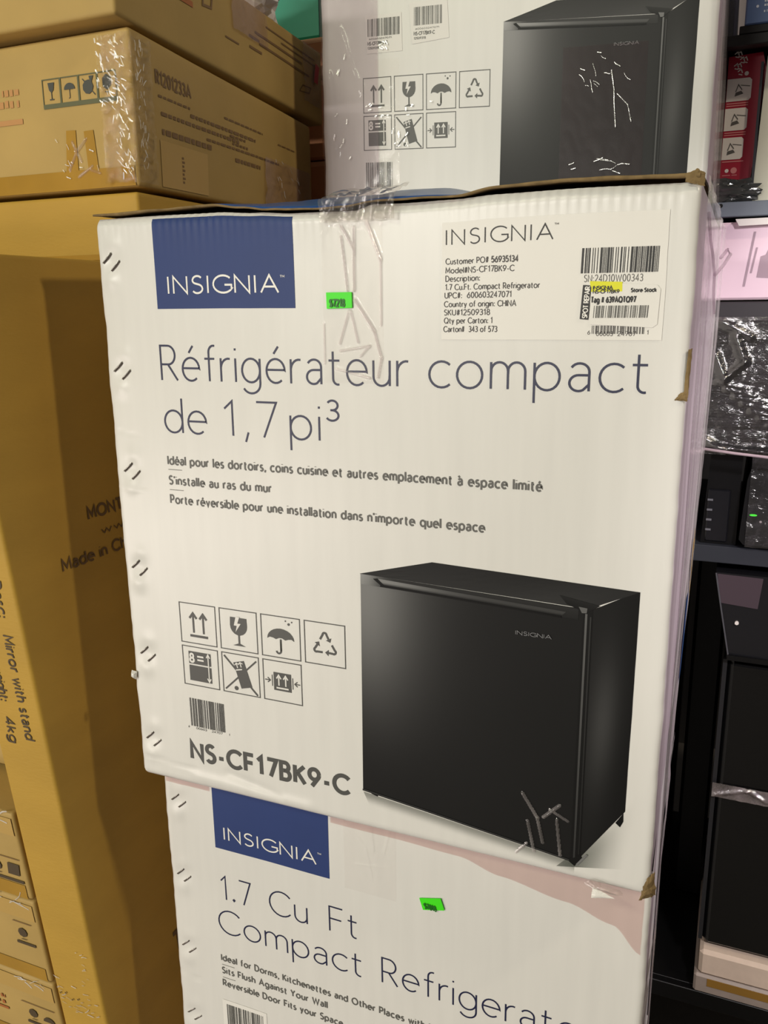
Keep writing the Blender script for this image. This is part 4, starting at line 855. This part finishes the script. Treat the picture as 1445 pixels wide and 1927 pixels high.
q = Ink(); q.disc(.4916, .6462, .0026); rnd = random.Random(5)
for k in range(7):
    x = .489+.0035*(k % 4)+rnd.uniform(0, .002); y = .797-.0075*(k//2); q.stroke([(x,y),(x+.004,y+.003),(x+.006,y-.002)], .0014); q.stroke([(x+.001,y-.003),(x+.006,y-.0045)], .0013)
q.disc(.5075, .7715, .0028); q.lay('title_lettering', MR_, WINK, t, .0004)
t = thing('plastic_bag', 'crumpled clear bag with black contents under the red pack', 'bag', (.47, .735, .6015))
bm = bmesh.new(); bmesh.ops.create_icosphere(bm, subdivisions=4, radius=1)
for v in bm.verts:
    p = v.co.copy(); p *= 1+.4*noise.noise(p*3)+.15*noise.noise(p*9); v.co = Vector((p.x*.055+.01, p.y*.012, max(0, p.z*.016+.015)))
me = bpy.data.meshes.new('bag'); bm.to_mesh(me); bm.free(); me.materials.append(mat('grey_black_foil', '5a5c5c', .18, .6, metal=.6, bump=1, bump_scale=60)); link('bag_body', me, t)
t = thing('white_carton', 'cream white carton standing right of the red pack on the grey shelf', 'box', (.5335, .742, .6020))
q = MB(); q.prism([(-.006,0),(.16,0),(.16,.187),(-.001,.187)], 0, .3); q.build('body', mat('cream_board', 'dfe0cf', .5), t)
q = MB(); q.box((-.0085, -.002, .0), (-.0050, .30, .18)); q.build('dark_edge', DEEP, t)
t = thing('blue_carton', 'dark blue carton with white bullet points in the upper right corner', 'box', (.5010, .70, .8185))
part_box('body', (0, 0, 0), (.26, .26, .16), mat('slate_blue_card', '4f6690', .4), t, .002)
part_box('dark_base', (-.006, 0, -.010), (.26, .26, 0), BLACKM, t, .001)
MBq = lambda u, v, off: (u, -off, v)
q = Ink()
for k, v in enumerate((.021, .033, .046, .058, .070)):
    q.disc(.014, v, .0017); blur_words(q, .022, .070, v-.001, .003, k); blur_words(q, .022, .060, v-.008, .003, k+9)
q.lay('white_lettering', MBq, mat('pale_ink', 'c7d0dd', .5), t, .0004)
q = MB(); q.box((.4300, .726, .812), (1.42, .745, .8175)); 
rk('shelf_beam', (.43, .70, .795), (1.42, .72, .8085), BLACKM); rk('shelf_deck', (.43, .72, .800), (1.42, 1.30, .8085), BLACKM)
# between the shelves: lilac wrapped carton on a black wrapped one on two black appliances
t = thing('wrapped_carton', 'lilac-white film-wrapped carton below the grey shelf', 'box', (.4830, .70, .4675))
LIL = mat('lilac_white_board', 'ecd0e2', .35, .5, noise_amt=.06, noise_scale=8, bump=.5, bump_scale=20)
part_box('body', (0, 0, 0), (.26, .30, .1045), LIL, t, .003)
q = MB(); q.prism([(.032,.0985),(.26,.102),(.26,.1085),(.027,.1075)], -.012, .05); q.build('lid_flap', mat('bright_board', 'e9e4e4', .5), t)
q = Ink(); q.poly([(.086,.018),(.089,.018),(.0975,.091),(.0945,.091)]); q.poly([(.094,.036),(.0965,.036),(.1015,.070),(.099,.070)]); q.poly([(.103,.030),(.135,.028),(.14,.065),(.116,.070),(.112,.060),(.106,.058)]); q.lay('grey_print', lambda u, v, o: (u-.043, -o, v), mat('mauve_ink', 'a58d9d', .5), t, .0006)
def loose(name, lb, a, b, z0, z1, y, m, seed, amp, dens, big=0):
    V = []; F = []; nu, nv = 90, 90
    for j in range(nv+1):
        for i in range(nu+1):
            x = a+(b-a)*i/nu; z = z0+(z1-z0)*j/nv; V.append((x, y-amp*abs(nz(x*dens, z*dens*2.2, seed))-big*max(0, nz(x*12, z*14, seed+2)), z))
    for j in range(nv):
        for i in range(nu): k = j*(nu+1)+i; F.append((k, k+1, k+nu+2, k+nu+1))
    o = mesh(name, V, F, m, None, True); return o
t = thing('wrapped_appliance', 'black appliance tightly wrapped in shiny crinkled film', 'appliance', (.4850, .705, .2520))
part_box('body', (0, 0, 0), (.26, .30, .2135), BLACKP, t, .01)
part_box('cap_panel', (.006, -.004, .185), (.26, .0, .2130), mat('dim_grey_plastic', '38353a', .35), t, .002)
def MW(u, v, off): return (u-.012, -.005-off, v)
ridged(MW, -.002, -.005, .20, .192, 90, 90, [(.03,.185,.07,.165,.006,.005),(.05,.165,.065,.13,.007,.005),(.065,.13,.04,.105,.006,.005),(.04,.105,.025,.14,.006,.005)]+[(.03+.012*k, .10-.010*k, .07+.012*k, .092-.010*k, .004, .0028) for k in range(7)]+[(0,.01,.12,.0,.006,.004),(0,.03,.05,.0,.006,.004)], .002, .0012, 131, FILM_K, 'stretch_film', t, crumple=lambda u, v: .0016*abs(nz(u*26, v*60, 7)))
q = MB(); q.tube([(-.004,-.012,.004),(.05,-.016,-.001),(.12,-.018,-.006),(.2,-.018,-.012)], .0022, 8); plab(q.build('film_roll_edge', mat('lilac_film_edge', 'b7a3ad', .3, .6), t, True), 'gathered lilac film edge')
t = thing('black_appliance', 'small black appliance with a row of slots on the middle shelf', 'appliance', (.490, .765, .0930))
q = MB(); q.prism([(.006,0),(.058,0),(.058,.152),(.012,.152)], 0, .3); q.build('body', BLACKP, t)
part_box('front_panel', (.012, -.004, .004), (.045, 0, .088), DARKG, t, .002)
for k in range(4): part_box('button', (.012, -.006, .022+.016*k), (.020, -.004, .025+.016*k), mat('grey_button', '6f6f76', .3), t)
t = thing('black_appliance', 'larger black appliance with a green indicator light', 'appliance', (.5605, .742, .0930))
q = MB(); q.prism([(-.009,.016),(-.002,.008),(.20,.004),(.20,.153),(.006,.153),(-.004,.11)], 0, .3); q.build('body', mat('black_satin', '121214', .3, .5, noise_amt=.3, noise_scale=12), t)
q = Ink(); q.disc(.0085, .0560, .0055, 14, .0017); q.lay('green_light', lambda u, v, o: (u, -o, v), mat('green_lamp', '46e23a', .4, emit=.9), t, .0006)
q = Ink(); q.disc(.0195, .0465, .0018, 12); q.lay('white_dot', lambda u, v, o: (u, -o, v), mat('grey_dot', 'c0b8b8', .3), t, .0006)
wrap_patch('stretch_film', lambda u, v, o: (u, -.002-o, v), 0, .006, .16, .150, 60, 60, .003, 141, film('dim_film', (.9, .88, .9), .05, .15, 10, (1, 1, 3), .7, haze=.03, dist=.01), t, 25)
# under the middle shelf: bin on a tall black cabinet
t = thing('plastic_bin', 'glossy black tapered bin under the middle shelf', 'bin', (.53, .745, -.0890))
def trough(n, m, e, z0, z1, par, name):
    q = MB(); a = [(-.0065+e, z1), (.22-e, z1), (.20-e, z0), (.0225+e, z0)]
    q.prism([(x, z) for x, z in a][::-1], 0+e*.2, .25); return q.build(name, m, par)
trough(0, DARKG, 0, .006, .141, t, 'body')
q = MB(); q.prism([(.020,-.001),(.20,-.001),(.20,.007),(.021,.007)], -.006, .26); q.build('base_lip', BLACKP, t)
q = MB(); q.tube([(-.0062,-.001,.140),(.0035,-.002,.092),(.0215,-.001,.006)], .0012, 8); q.build('rim_edge', mat('grey_rim', '55555c', .3), t)
q = MB(); q.prism([(.002,.092),(.058,.088),(.062,.138),(-.004,.139)], -.0012, .0); plab(q.build('painted_lid_reflection', mat('mauve_reflection', '4c4048', .25), t), 'dull mauve reflection painted on the upper front')  # mauve plate stands in for a reflection on the glossy bin
q = MB(); q.tube([(.030,-.0045,.062),(.030,-.001,.062)], .003, 14); q.build('knob', mat('bright_knob', 'f4ece8', .2), t)
t = thing('tall_cabinet', 'tall black appliance with a band of wrinkled film, standing on a polystyrene base', 'appliance', (.5500, .75, -.6350))
CAB = mat('black_enamel', '0b0b0c', .24, .5)
q = MB(); q.box((0, 0, 0), (.32, .40, .544), .012); q.build('body', CAB, t)
q = MB(); q.box((-.0045, .004, .01), (.002, .012, .54)); q.build('edge_trim', mat('dim_trim', '262629', .3), t)
ridged(lambda u, v, o: (u, -o, v), -.004, .296, .20, .3215, 80, 12, [(0,.30,.05,.318,.004,.003),(.05,.318,.09,.30,.004,.003),(.09,.30,.14,.316,.004,.003)], .003, .003, 151, film('band_film', (.7, .66, .68), .25, .12, 40, (1, 1, 1), 1, haze=.35, hazecol=(.55, .45, .46)), 'film_band', t)
t = thing('foam_base', 'white polystyrene base with tan tape under the tall black appliance', 'packaging', (.5440, .738, -.7215))
FOAM = mat('polystyrene', 'e0cbb8', .7, noise_amt=.05, noise_scale=60)
q = MB(); q.box((.006, 0, .036), (.34, .42, .0855), .006); q.build('foam_block', FOAM, t)
q = MB(); q.box((0, -.002, 0), (.34, .43, .0375), .004); plab(q.build('carton_tray', mat('tray_card', 'a2948a', .5, noise_amt=.1), t), 'greyish carton tray')
q = MB(); q.box((.022, -.0028, .018), (.34, -.0018, .033)); plab(q.build('tan_tape', mat('tan_tape', '96702f', .4), t), 'tan tape')
t = thing('gap_darkener', 'plain black block added to fill the dark gap beside the white stack', 'appliance', (.4900, 1.0, -.722))  # black block added where the gap is only a dark void
q = MB(); q.box((0, 0, 0), (.055, .25, .78), .006); q.build('body', BLACKM, t)

# ------------------------------------------------------------------ the room
def struct(name, v, m):
    o = mesh(name, v, [(0, 1, 2, 3)], m); o['kind'] = 'structure'; return o
CON = mat('pale_concrete', '857f78', .7, noise_amt=.2, noise_scale=4)
WALLM = mat('dim_wall', '33312f', .8, noise_amt=.1, noise_scale=3)
struct('floor', [(-4, -4, GZ), (4, -4, GZ), (4, 3, GZ), (-4, 3, GZ)], CON)
struct('wall_back', [(-4, 2.4, GZ), (4, 2.4, GZ), (4, 2.4, 3), (-4, 2.4, 3)], WALLM)
